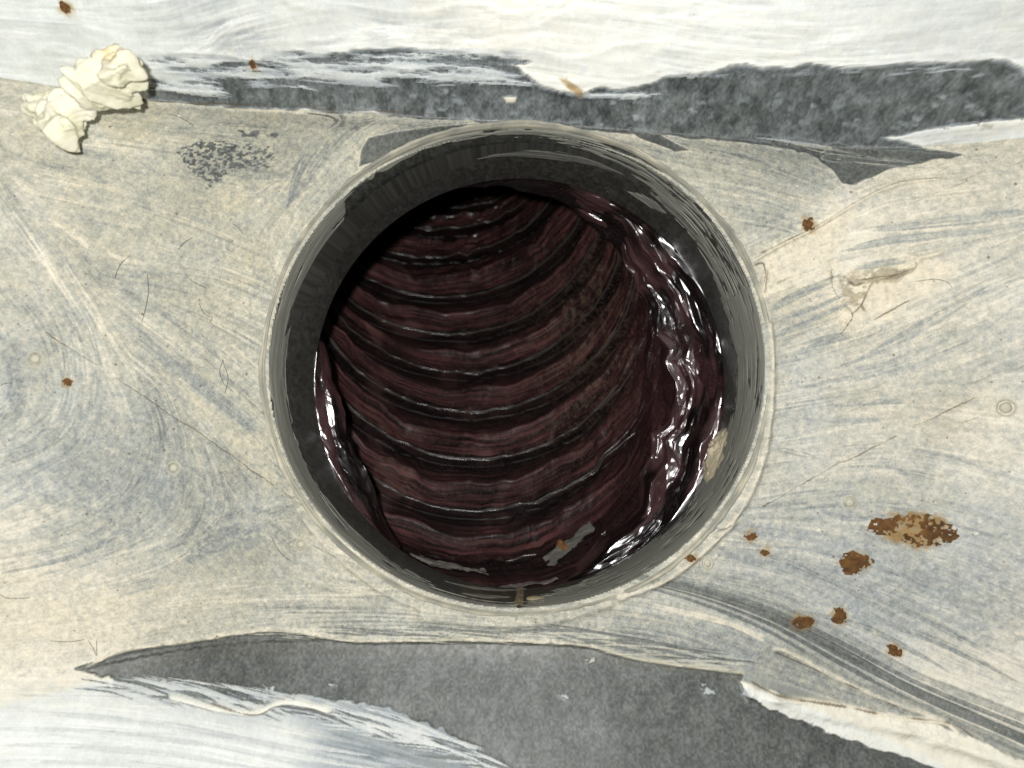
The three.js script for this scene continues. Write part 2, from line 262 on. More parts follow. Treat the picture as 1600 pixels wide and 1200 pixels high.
for (let i = 0; i < 8; i++) stroke([[1180 + i * 20, 216 + i * 2.4], [1290, 230 + i * 3], [1420 + i * 10, 250 + i * 2]], 4, { t: 0.5, w: 0.5, op: 0.75, dry: 0.52, taper: true });
// dry brush over the lower dark plate
for (let i = 0; i < 26; i++) { const f = i / 25; stroke([[190 + f * 360 + rr(-30, 30), 1072 + f * 36 + rr(-10, 6)], [320 + f * 340, 1080 + f * 60 + rr(-6, 6)], [430 + f * 330 + rr(-20, 40), 1096 + f * 90 + rr(-10, 6)]], rr(4, 11), { t: 0.72, amp: 0.14, w: 0.2, op: 0.9, dry: 0.46, taper: true }); }
for (let i = 0; i < 10; i++) stroke([[-30, 1100 + i * 13], [250, 1120 + i * 11], [620, 1190 + i * 9]], 9, { t: i % 2 ? 0.68 : 0.92, amp: 0.16, w: i % 2 ? 0.1 : 0.35, op: 0.5, dry: 0.42, taper: true });
stroke([[560, 1195], [640, 1206], [740, 1230]], 26, { t: 0.6, w: 0.2, op: 0.8, dry: 0.5, amp: 0.2 });
for (const [x, y, s] of [[920, 1032, 10], [960, 1035, 7], [880, 1088, 8], [1106, 1080, 12], [1100, 1070, 8], [520, 1070, 6], [420, 1075, 8]]) area([[x - s, y - s * 0.4], [x + s, y - s * 0.2], [x + s * 0.9, y + s * 0.6], [x - s * 0.5, y + s * 0.4]], { t: 0.62, w: 0.25, na: 7, soft: 2, fx: 0.16, fy: 0.22, off: -1.5 });
for (let i = 0; i < 150; i++) { const f = rnd(), x = 170 + f * 600, y = lerp(1072, 1186, f < 0.45 ? f * 0.35 : 0.16 + (f - 0.45) * 1.55), L = rr(30, 110), up = rr(-10, 22); stroke([[x - L, y - L * 0.2 + up], [x, y + up * 0.6], [x + L * 0.8, y + L * 0.36 + up * 0.4]], rr(2, 6), rnd() < 0.6 ? { t: rr(0.6, 0.8), amp: 0.1, w: 0.2, op: 0.95, dry: 0.35, taper: true } : { t: 0.08, amp: 0.04, w: 0.5, op: 0.9, dry: 0.45, taper: true }); }
for (let i = 0; i < 110; i++) { const x = rr(225, 800), y = rr(88, 138) - (x > 560 ? 4 : 0), L = rr(25, 80); stroke([[x - L, y - rr(-2, 6)], [x, y], [x + L, y + rr(0, 8)]], rr(2.5, 9), rnd() < 0.68 ? { t: rr(0.55, 0.78), amp: 0.14, w: 0.1, op: 0.95, dry: 0.4, taper: true } : { t: 0.08, amp: 0.05, w: 0.2, op: 0.9, dry: 0.45, taper: true }); }
for (let i = 0; i < 50; i++) { const x = rr(1000, 1590), y = 116 + Math.sin(x * 0.013) * 6 + rr(-12, 6), L = rr(12, 40); stroke([[x - L, y + 3], [x, y], [x + L, y - 3]], rr(2, 5), { t: rr(0.4, 0.7), amp: 0.14, w: 0.1, op: 0.7, dry: 0.5, taper: true }); }
for (let i = 0; i < 60; i++) { const x = rr(420, 1150), y = 992 + Math.max(0, x - 900) * 0.2 + rr(-14, 8), L = rr(30, 120); stroke([[x - L, y - L * 0.02], [x, y], [x + L, y + L * 0.12]], rr(2, 5), rnd() < 0.5 ? { t: 0.62, w: 0.5, amp: 0.1, op: 0.8, dry: 0.45, taper: true } : { t: 0.1, w: 0.5, amp: 0.05, op: 0.8, dry: 0.45, taper: true }); }
// the squared-off smear and its thick white edge
area([[1168, 1040], [1195, 1008], [1240, 1012], [1330, 1058], [1440, 1100], [1560, 1150], [1660, 1200], [1660, 1230], [1500, 1160], [1380, 1118], [1280, 1096], [1180, 1070]], { t: 0.38, w: 0.35, op: 0.75, na: 5, soft: 4 });
for (let i = 0; i < 9; i++) stroke([[1185, 1030 + i * 5], [1300, 1062 + i * 6], [1460, 1120 + i * 6.5]], 5, { t: i % 2 ? 0.5 : 0.32, amp: 0.14, w: 0.3, op: 0.5, dry: 0.4, taper: true });
area([[1158, 1066], [1240, 1088], [1330, 1105], [1420, 1118], [1490, 1140], [1560, 1175], [1680, 1215], [1680, 1262], [1500, 1212], [1400, 1180], [1290, 1142], [1200, 1108], [1164, 1086]], { t: 0.97, w: 0.5, na: 7, soft: 2, fx: 0.05, fy: 0.05 });
ridge([[1165, 1076], [1240, 1098], [1330, 1120], [1420, 1140], [1500, 1165], [1640, 1215]], 26, 2.4, {});
ridge([[1200, 1086], [1270, 1094], [1330, 1104], [1400, 1120], [1470, 1128], [1500, 1150]], 7, 0.9, { t: 0.93, w: 0.7 });
ridge([[1204, 1016], [1225, 1016], [1290, 1050], [1370, 1088], [1480, 1128]], 8, 0.6, { t: 0.78, w: 0.6, op: 0.8 });
ridge([[262, 1085], [300, 1096], [350, 1108], [400, 1112], [440, 1096], [480, 1100], [520, 1112]], 9, 1.0, { t: 0.92, w: 0.6 });
ridge([[130, 1046], [190, 1018], [300, 1001], [430, 984], [560, 1001], [720, 999], [900, 1006], [1000, 1030], [1165, 1052]], 6, 0.5, { t: 0.7, w: 0.7, op: 0.7 });
// the curled edge and torn skin right of the collar
ridge([[1180, 405], [1215, 385], [1262, 362], [1300, 340], [1350, 310], [1400, 288], [1470, 278]], 11, 1.7, { t: 0.86, w: 0.8, side: -1 });
ridge([[1193, 460], [1192, 440], [1196, 418]], 7, 1.8, { t: 0.85, w: 0.85 });
ridge([[1300, 425], [1297, 445], [1310, 470], [1330, 490], [1322, 508], [1308, 524]], 6, 1.9, { side: -1, t: 0.86, w: 0.75 });
ridge([[1330, 490], [1345, 470], [1360, 440], [1400, 430], [1425, 418], [1420, 405]], 7, 1.7, { t: 0.82, w: 0.7 });
ridge([[1405, 398], [1440, 402], [1475, 394]], 6, 1.3, { t: 0.85, w: 0.8 });
area([[1305, 430], [1340, 425], [1400, 420], [1420, 420], [1400, 440], [1355, 445], [1340, 480], [1318, 470]], { t: 0.42, w: 0.62, op: 0.7, na: 8, soft: 4, stain: 0.25, holes: 0.45 });
// beads along the foot of the collar
ridge([[960, 935], [1040, 905], [1110, 850], [1160, 790], [1190, 720], [1203, 640], [1206, 560], [1200, 500]], 12, 1.7, { t: 0.72, w: 0.6, op: 0.8 });
ridge([[470, 805], [520, 862], [600, 925], [680, 958]], 8, 0.9, { t: 0.6, w: 0.6, op: 0.5 });
ridge([[650, 962], [760, 974], [860, 970], [960, 940]], 14, 1.1, { t: 0.55, w: 0.5, op: 0.4 });
function dirtAndShade(pts, w, a) {                               // thin brown lines: shadow of mastic edges painted in, with some grime
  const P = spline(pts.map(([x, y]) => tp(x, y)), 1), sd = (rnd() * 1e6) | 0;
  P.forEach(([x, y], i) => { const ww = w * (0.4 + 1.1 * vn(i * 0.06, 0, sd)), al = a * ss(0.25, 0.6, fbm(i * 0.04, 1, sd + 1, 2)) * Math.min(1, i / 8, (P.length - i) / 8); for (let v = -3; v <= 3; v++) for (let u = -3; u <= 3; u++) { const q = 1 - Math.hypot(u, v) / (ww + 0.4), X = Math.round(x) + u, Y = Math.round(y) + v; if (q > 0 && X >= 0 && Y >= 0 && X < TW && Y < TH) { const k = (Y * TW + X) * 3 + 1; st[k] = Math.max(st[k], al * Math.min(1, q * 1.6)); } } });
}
for (const p of [[[1299, 420], [1296, 445], [1309, 471], [1330, 492], [1322, 508], [1307, 526]], [[1331, 492], [1346, 470], [1358, 452], [1375, 443]], [[1404, 399], [1424, 401], [1440, 404]], [[1345, 438], [1372, 434], [1400, 430], [1424, 420]], [[1186, 397], [1216, 382], [1250, 366]], [[1176, 416], [1190, 412], [1194, 420], [1190, 446]], [[1340, 515], [1380, 492], [1420, 470]]]) dirtAndShade(p, 1.1, 0.75);  // edge shadow painted along the torn skin and the curled lip
for (const p of [[[1322, 438], [1335, 446], [1350, 442]], [[1350, 460], [1345, 476], [1352, 488]], [[1380, 436], [1410, 428]]]) dirtAndShade(p, 2.6, 0.55);
for (const p of [[[1168, 1062], [1210, 1082], [1262, 1092], [1320, 1102]], [[1330, 1104], [1400, 1118], [1480, 1128], [1520, 1152]], [[1208, 1018], [1290, 1054], [1400, 1104]], [[484, 170], [520, 176], [534, 188], [518, 204]], [[470, 176], [515, 183], [526, 194]], [[232, 158], [400, 164], [560, 173], [720, 182]], [[330, 1098], [400, 1116], [442, 1100], [520, 1115]]]) dirtAndShade(p, 1.0, 0.65);  // painted edge shade on beads and top crease; dark hook scratch too
for (let i = 0; i < 40; i++) { const x = rr(1200, 1590), y = rr(230, 700), L = rr(6, 22); dirtAndShade([[x, y], [x + L, y - L * 0.35], [x + L * 2, y - L * 0.8]], 0.7, 0.35); }
// seam steps, grooves
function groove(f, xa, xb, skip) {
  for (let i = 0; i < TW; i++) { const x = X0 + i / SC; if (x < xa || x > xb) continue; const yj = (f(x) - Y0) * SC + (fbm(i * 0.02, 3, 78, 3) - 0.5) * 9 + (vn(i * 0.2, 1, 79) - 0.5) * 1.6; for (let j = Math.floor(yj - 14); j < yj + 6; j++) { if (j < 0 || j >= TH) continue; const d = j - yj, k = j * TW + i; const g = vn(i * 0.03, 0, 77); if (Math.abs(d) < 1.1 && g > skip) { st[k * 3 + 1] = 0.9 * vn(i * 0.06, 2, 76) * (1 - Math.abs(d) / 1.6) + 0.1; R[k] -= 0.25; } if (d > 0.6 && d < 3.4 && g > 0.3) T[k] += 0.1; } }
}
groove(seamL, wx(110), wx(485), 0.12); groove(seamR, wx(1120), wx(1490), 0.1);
// rust soaked into the coat
const rust = [[1425, 828, 54, 27], [1335, 878, 22, 16], [1262, 352, 9, 10], [1252, 972, 17, 11], [1312, 962, 11, 13], [1396, 1016, 11, 8], [1195, 863, 8, 5], [1172, 838, 9, 6], [1076, 871, 8, 6], [103, 13, 6, 5], [107, 598, 6, 6], [395, 103, 5, 4]];
for (const [x, y, a, b] of rust) area([[x - a, y], [x - a * 0.6, y - b * 0.8], [x + a * 0.1, y - b], [x + a * 0.8, y - b * 0.7], [x + a, y], [x + a * 0.7, y + b * 0.8], [x, y + b], [x - a * 0.7, y + b * 0.6]], { stain: 0.75, na: 9, soft: 9, fx: 0.1, fy: 0.1 });
stroke([[872, 126], [890, 140], [912, 153]], 9, { t: 0.6, w: 1.6, op: 0.9, dry: 0.35 });
area([[870, 124], [884, 128], [912, 150], [908, 156], [885, 142]], { stain: 0.6, na: 4, soft: 3, fx: 0.15, fy: 0.15 });
for (let i = 0; i < 240; i++) {                          // specks and pits
  const [X, Y] = tp(rr(0, 1600), rr(170, 1000)).map(Math.round), s = rnd() < 0.85 ? 1 : 2;
  for (let a = -s; a <= s; a++) for (let b = -s; b <= s; b++) { const k = (Y + a) * TW + X + b; if (a * a + b * b <= s * s && k > 0 && k < TW * TH) st[k * 3 + 1] = Math.max(st[k * 3 + 1], rr(0.35, 0.8)); }
}
for (let i = 0; i < 1500; i++) {                         // crumbs caught in the coat
  const px = rr(0, 1600), py = rr(170, 1000), [X, Y] = tp(px, py).map(Math.round), s = rnd() < 0.9 ? 1 : 3;
  for (let a = -s; a <= s; a++) for (let b = -s; b <= s; b++) { const k = (Y + a) * TW + X + b, q = 1 - (a * a + b * b) / (s * s + 1); if (q > 0 && k > 0 && k < TW * TH && T[k] > 0.2) { T[k] += 0.18 * q; R[k] += 0.12 * s * q; } }
}
// thick folds of mastic on the upper side
for (let j = 0; j < TH; j++) for (let i = 0; i < TW; i++) {
  const x = X0 + i / SC, y = Y0 + j / SC, k = j * TW + i, e = (y - crease(x)) / 0.03;
  if (e > 0) { const m = ss(0.3, 0.75, T[k]), w = fbm(i * 0.006, j * 0.02, 40, 2) * 30; R[k] += m * (fbm(i * 0.010 + w * 0.05, j * 0.045 + w * 0.12, 41, 4) * 1.6 + Math.pow(1 - Math.abs(2 * fbm(i * 0.006, j * 0.035 + w * 0.08, 47, 3) - 1), 6) * 0.8); }
  else if (y < fold(x) && i > 0) { const m = ss(0.4, 0.8, T[k]); R[k] += m * fbm(i * 0.012 + j * 0.006, j * 0.05 + i * 0.012, 43, 4) * 0.8; }
}
// turn thickness into colour and fine relief
const cool = [[86, 91, 89], [124, 132, 134], [168, 175, 177], [205, 209, 204], [236, 240, 236]], warm = [[78, 79, 73], [134, 133, 120], [179, 174, 149], [222, 212, 188], [243, 236, 212]];
const pal = (P, t) => { const q = clamp(t, 0, 0.9999) * 4, i = q | 0, f = q - i; return [0, 1, 2].map((c) => lerp(P[i][c], P[Math.min(4, i + 1)][c], f)); };
const cData = new Uint8Array(TW * TH * 4), bData = new Uint8Array(TW * TH * 4), rData = new Uint8Array(TW * TH * 4);
for (let j = 0; j < TH; j++) for (let i = 0; i < TW; i++) {
  const k = j * TW + i, fine = vn(i * 0.55, j * 0.55, 60) - 0.5, mid = fbm(i * 0.16, j * 0.16, 61, 3) - 0.5;
  const bare = 1 - ss(0.1, 0.24, T[k]);
  const onT0 = Y0 + j / SC > crease(X0 + i / SC), smooth1 = onT0 || Y0 + j / SC < fold(X0 + i / SC) ? 0.35 : 1;
  let t = clamp(T[k] + (1 - bare) * ((onT0 ? 0.02 : -0.015) + smooth1 * (fine * 0.2 + mid * 0.3) + (fbm(i * 0.06, j * 0.06, 68, 2) - 0.5) * 0.08));
  const onTop = Y0 + j / SC > crease(X0 + i / SC), w = clamp(Wm[k] + (onTop || Y0 + j / SC < fold(X0 + i / SC) - 0.004 ? -0.24 : 0.14) + mid * 0.35 + (fbm(i * 0.05, j * 0.05, 69, 3) - 0.5) * 0.2);
  const a = pal(cool, t), b = pal(warm, t), c = [0, 1, 2].map((q) => lerp(a[q], b[q], w));
  if (bare > 0) { const sg = (fbm(i * 0.07, j * 0.07, 63, 3) - 0.5) * (onT0 ? 70 : 22) + (fbm(i * 0.3, j * 0.3, 64, 2) - 0.5) * 52 + (fbm(i * 0.012, j * 0.012, 65, 2) - 0.5) * 30, gl = vn(i * 0.7, j * 0.7, 66) > 0.93 ? 22 : 0; for (let q = 0; q < 3; q++) c[q] += bare * (sg + gl); }
  const s0 = clamp(st[k * 3]), s1 = clamp(st[k * 3 + 1]);
  if (s0 > 0) { const f = s0 * (0.6 + 0.8 * mid + 0.4); c[0] = lerp(c[0], 132, f * 0.8); c[1] = lerp(c[1], 98, f * 0.85); c[2] = lerp(c[2], 56, f * 0.95); }
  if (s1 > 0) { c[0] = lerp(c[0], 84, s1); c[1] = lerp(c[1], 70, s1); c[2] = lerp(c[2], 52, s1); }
  for (let q = 0; q < 3; q++) cData[k * 4 + q] = clamp(c[q], 0, 250);
  cData[k * 4 + 3] = 255;
  const bh = clamp((T[k] + (1 - bare) * (onT0 ? 0.4 : 1) * (fine * 0.2 + mid * 0.25)) * 0.75 + 0.05 - s1 * 0.25) * 255; bData[k * 4] = bData[k * 4 + 1] = bData[k * 4 + 2] = bh; bData[k * 4 + 3] = 255;
  const ro = lerp(0.82, 0.5, bare) + mid * 0.2; rData[k * 4] = rData[k * 4 + 1] = rData[k * 4 + 2] = clamp(ro) * 255; rData[k * 4 + 3] = 255;
}
const bootMat = new THREE.MeshStandardMaterial({ map: tex8(cData, TW, TH, true), bumpMap: tex8(bData, TW, TH), bumpScale: 0.00055, roughnessMap: tex8(rData, TW, TH), roughness: 1, metalness: 0 });

// the boot as sheets: upper panel, lower panel, top side, bottom side
const boot = new THREE.Group(); boot.name = 'duct_boot'; scene.add(boot);
tag(boot, 'grey sheet metal duct boot smeared with brushed cream mastic around a round opening', 'duct boot');
const COL = { cx: 0.0015, cy: 0.0046, rx: 0.0745, ry: 0.0719, fx: 0.0026, fy: 0.0002, fr: 0.0731, depth: 0.055 };
function sampleR(i, j) { const x = clamp(i, 0, TW - 1.001), y = clamp(j, 0, TH - 1.001), a = x | 0, b = y | 0, u = x - a, v = y - b, k = b * TW + a; const f = (A) => lerp(lerp(A[k], A[k + 1], u), lerp(A[k + TW], A[k + TW + 1], u), v); return f(R) * 0.001 + f(T) * 0.00012; }
const surfZ = (x, y) => H(x, y) + sampleR((x - X0) * SC, (y - Y0) * SC) + (y < seamY(x) && y > fold(x) ? 0.0004 : 0);
{
  const NX = 860, NY = 573, pos = new Float32Array((NX + 1) * (NY + 1) * 3), uv = new Float32Array((NX + 1) * (NY + 1) * 2), which = new Uint8Array((NX + 1) * (NY + 1));
  for (let j = 0; j <= NY; j++) for (let i = 0; i <= NX; i++) {
    const x = lerp(X0, X1, i / NX), y = lerp(Y0, Y1, j / NY), k = j * (NX + 1) + i;
    pos.set([x, y, surfZ(x, y)], k * 3); uv.set([i / NX, j / NY], k * 2);
    const e = Math.hypot((x - COL.cx) / (COL.rx - 0.0015), (y - COL.cy) / (COL.ry - 0.0015));
    which[k] = e < 1 ? 9 : y > crease(x) ? 1 : y < fold(x) ? 2 : y < seamY(x) ? 3 : 4;
  }
  const idx = { 1: [], 2: [], 3: [], 4: [] };
  for (let j = 0; j < NY; j++) for (let i = 0; i < NX; i++) {
    const a = j * (NX + 1) + i, b = a + 1, c = a + NX + 1, d = c + 1;
    const w = [which[a], which[b], which[c], which[d]]; const live = w.filter((q) => q !== 9); if (!live.length) continue;
    idx[live[0]].push(a, b, d, a, d, c);
  }
  const full = new THREE.BufferGeometry(); full.setAttribute('position', new THREE.BufferAttribute(pos, 3)); { const L = new Uint32Array(idx[1].length + idx[2].length + idx[3].length + idx[4].length); let o = 0; for (const q of [1, 2, 3, 4]) { L.set(idx[q], o); o += idx[q].length; } full.setIndex(new THREE.BufferAttribute(L, 1)); }
  full.computeVertexNormals(); const nor = full.attributes.normal.array;
  for (const [q, name] of [[1, 'top_side'], [2, 'bottom_side'], [3, 'lower_panel'], [4, 'upper_panel']]) {
    const map = new Map(), P = [], U = [], N = [], I = [];
    for (const v of idx[q]) { let n = map.get(v); if (n === undefined) { n = map.size; map.set(v, n); P.push(pos[v * 3], pos[v * 3 + 1], pos[v * 3 + 2]); U.push(uv[v * 2], uv[v * 2 + 1]); N.push(nor[v * 3], nor[v * 3 + 1], nor[v * 3 + 2]); } I.push(n); }
    const g = new THREE.BufferGeometry(); g.setAttribute('position', new THREE.Float32BufferAttribute(P, 3)); g.setAttribute('uv', new THREE.Float32BufferAttribute(U, 2)); g.setAttribute('normal', new THREE.Float32BufferAttribute(N, 3)); g.setIndex(I);
    mesh(name, g, bootMat, boot);
  }
}
// spot-weld buttons along the lower panel's lap
const buttonMat = new THREE.MeshStandardMaterial({ vertexColors: true, roughness: 0.8 });
for (const [px, py, r] of [[56, 561, 11], [272, 731, 10], [471, 850, 9], [1105, 879, 10], [1327, 785, 11], [1570, 637, 13]]) {
  const [x, y] = at(px, py), s = r * K, pr = [[0, 0.0007], [s * 0.35, 0.00062], [s * 0.55, 0.0004], [s * 0.66, -0.0001], [s * 0.76, -0.00012], [s * 0.88, 0.00022], [s, 0.0002], [s * 1.2, -0.0002]].map(([a, b]) => new THREE.Vector2(a, b));
  const g = new THREE.LatheGeometry(pr, 26); g.rotateX(Math.PI / 2);
  const p = g.attributes.position; for (let i = 0; i < p.count; i++) p.setXYZ(i, p.getX(i) * (1 + 0.14 * (vn(p.getX(i) * 900 + px, p.getY(i) * 900, 5) - 0.5)), p.getY(i), p.getZ(i) + 0.0003 * (vn(p.getX(i) * 1500 + px, p.getY(i) * 1500, 8) - 0.5));
  const cc = []; for (let i = 0; i < p.count; i++) { const q = Math.hypot(p.getX(i), p.getY(i)) / s, gr = hump0(q, 0.74, 0.16) * (0.35 + 0.6 * vn(p.getX(i) * 1300 + px, p.getY(i) * 1300, 12)), c = new THREE.Color().setRGB(lerp(0.76, 0.44, gr), lerp(0.75, 0.41, gr), lerp(0.67, 0.34, gr), THREE.SRGBColorSpace); cc.push(c.r, c.g, c.b); }
  g.setAttribute('color', new THREE.Float32BufferAttribute(cc, 3)); g.computeVertexNormals();
  const m = mesh('rivet', g, buttonMat, boot); m.position.set(x, y, surfZ(x, y));
  const e = 0.002, nx = -(H(x + e, y) - H(x - e, y)) / (2 * e), ny = -(H(x, y + e) - H(x, y - e)) / (2 * e); m.lookAt(x + nx, y + ny, m.position.z + 1);
}
// ───────────────────────── ragged patches (rust, dried mastic) on any surface ─────────────────────────
function patch(name, parent, surf, u0, u1, v0, v1, nu, nv, mask, colour, mat) {
  const P = [], C = [], I = [], id = new Int32Array((nu + 1) * (nv + 1)).fill(-1), M = new Float32Array((nu + 1) * (nv + 1));
  for (let j = 0; j <= nv; j++) for (let i = 0; i <= nu; i++) M[j * (nu + 1) + i] = mask(i / nu, j / nv);
  const vert = (i, j) => { const k = j * (nu + 1) + i; if (id[k] < 0) { const p = surf(lerp(u0, u1, i / nu), lerp(v0, v1, j / nv), Math.max(M[k], -0.0002)); id[k] = P.length / 3; P.push(...p); const c = new THREE.Color().setRGB(...colour(i / nu, j / nv).map((q) => clamp(q / 255)), THREE.SRGBColorSpace); C.push(c.r, c.g, c.b); } return id[k]; };
  for (let j = 0; j < nv; j++) for (let i = 0; i < nu; i++) {
    const q = [[i, j], [i + 1, j], [i + 1, j + 1], [i, j + 1]]; if (q.filter(([a, b]) => M[b * (nu + 1) + a] > 0).length < 2) continue;
    const n = q.map(([a, b]) => vert(a, b)); I.push(n[0], n[1], n[2], n[0], n[2], n[3]);
  }
  const g = new THREE.BufferGeometry(); g.setAttribute('position', new THREE.Float32BufferAttribute(P, 3)); g.setAttribute('color', new THREE.Float32BufferAttribute(C, 3)); g.setIndex(I); g.computeVertexNormals();
  return mesh(name, g, mat, parent);
}
const crustMat = new THREE.MeshStandardMaterial({ vertexColors: true, roughness: 0.9, side: THREE.DoubleSide });
const panelSurf = (x, y, h) => [x, y, surfZ(x, y) + h];
rust.forEach(([px, py, a, b], n) => {
  const [x, y] = at(px, py), rx = a * K * 1.25, ry = b * K * 1.25, big = a > 30, nu = Math.max(14, Math.round(rx * 2 / 0.00019)), nv = Math.max(12, Math.round(ry * 2 / 0.00019));
  const m = patch('rust_patch', boot, panelSurf, x - rx, x + rx, y - ry, y + ry, nu, nv, (u, v) => {
    const X = u * 2 - 1, Y = v * 2 - 1, r = Math.hypot(X, Y), f = big ? 5 : 2.6;
    let e = 0.82 - r + (fbm(u * f + n * 9, v * f * (b / a), 80 + n, 4) - 0.5) * 1.15;
    if (big) {
      const n1 = fbm(u * 9, v * 5, 91, 4) - 0.5, n2 = fbm(u * 13 + 4, v * 7, 93, 4) - 0.5;
      const outer = Math.max(0.8 - Math.hypot((X - 0.14) / 0.84, (Y + 0.02) / 0.9) , 0.62 - Math.hypot((X + 0.52) / 0.62, (Y - 0.06) / 0.72)) - (X < -0.1 && Y < -0.3 ? (-0.1 - X) * 1.5 : 0) + n1 * 0.45;
      const pale = 0.34 - Math.hypot((X + 0.02) / 0.8, (Y + 0.1) / 0.7) * 0.5 + n2 * 1.5; e = Math.min(outer, -pale + 0.16);
    }
    e -= 0.4 * ss(0.55, 0.72, fbm(u * a * 0.5 + n, v * b * 0.5, 99, 3));
    return Math.min(e, 0.3) * 0.0005;
  }, (u, v) => { const q = fbm(u * 7 + n, v * 7 * b / a, 95, 4), s = vn(u * 40, v * 40, 96) * 26; return [lerp(48, 122, q) + s, lerp(30, 82, q) + s * 0.85, lerp(10, 38, q) + s * 0.5]; }, crustMat);
  if (big) m.userData.label = 'largest ragged rust patch, pale and pitted at its middle';
});

// ───────────────────────── the round collar ─────────────────────────
const collar = new THREE.Group(); collar.name = 'collar'; boot.add(collar);
const collarM = curve1([[-40, 0.66], [-30, 0.9], [-18, 0.8], [-8, 0.6], [0, 0.6], [20, 0.62], [35, 0.52], [48, 0.4], [60, 0.3], [72, 0.2], [84, 0.08], [95, 0.05], [125, 0.05], [134, 0.08], [139, 0.3], [150, 0.36], [165, 0.3], [180, 0.28], [200, 0.3], [220, 0.38], [236, 0.36], [246, 0.28], [256, 0.12], [268, 0.1], [280, 0.5], [292, 0.86], [306, 0.86], [320, 0.66], [330, 0.9], [342, 0.8], [352, 0.6], [360, 0.6], [380, 0.62]]);
const CTW = 2048, CTH = 384, P0 = 0.14;                   // the first 14 % of the profile is the rolled rim
function collarT(th, f) {                                 // mastic thickness on the inside wall; f 0 near .. 1 deep
  const d = ((th / RAD) % 360 + 360) % 360;
  const n = (fbm(th * 9, f * 2, 120, 3) - 0.5) * 0.1 + (vn(th * 3.2, f * 42, 121) - 0.5) * 0.22 * ss(30, 80, d) * (1 - ss(84, 130, d)) + (vn(th * 5, f * 46, 122) - 0.5) * (d > 240 && d < 325 ? 0.5 : 0.06) + (vn(th * 40, f * 9, 123) - 0.5) * 0.06;
  let c = ss(-0.012, 0.012, collarM(d) + n - f);
  c *= ss(0.24, 0.32, fbm(th * 7, f * 22, 126, 3)) * (d > 20 && d < 75 ? ss(0.3, 0.42, vn(th * 7, f * 70, 127)) : 1);
  const band = (a0, a1, f0, f1, o) => { const u = (d - a0) / (a1 - a0); if (u < 0 || u > 1) return; const q = lerp(f0, f1, u), k = Math.abs(f - q) / (0.075 * Math.sin(Math.PI * u) + 0.004); c = Math.max(c, o * (1 - ss(0.6, 1.1, k + (vn(th * 8, f * 60, 124) - 0.5) * 1.0))); };
  band(62, 101, 0.36, 0.46, 0.75); band(48, 60, 0.52, 0.62, 1); band(250, 272, 0.62, 0.9, 0.9); band(256, 268, 0.3, 0.44, 0.9); band(274, 300, 0.3, 0.42, 0.5);
  return c;
}
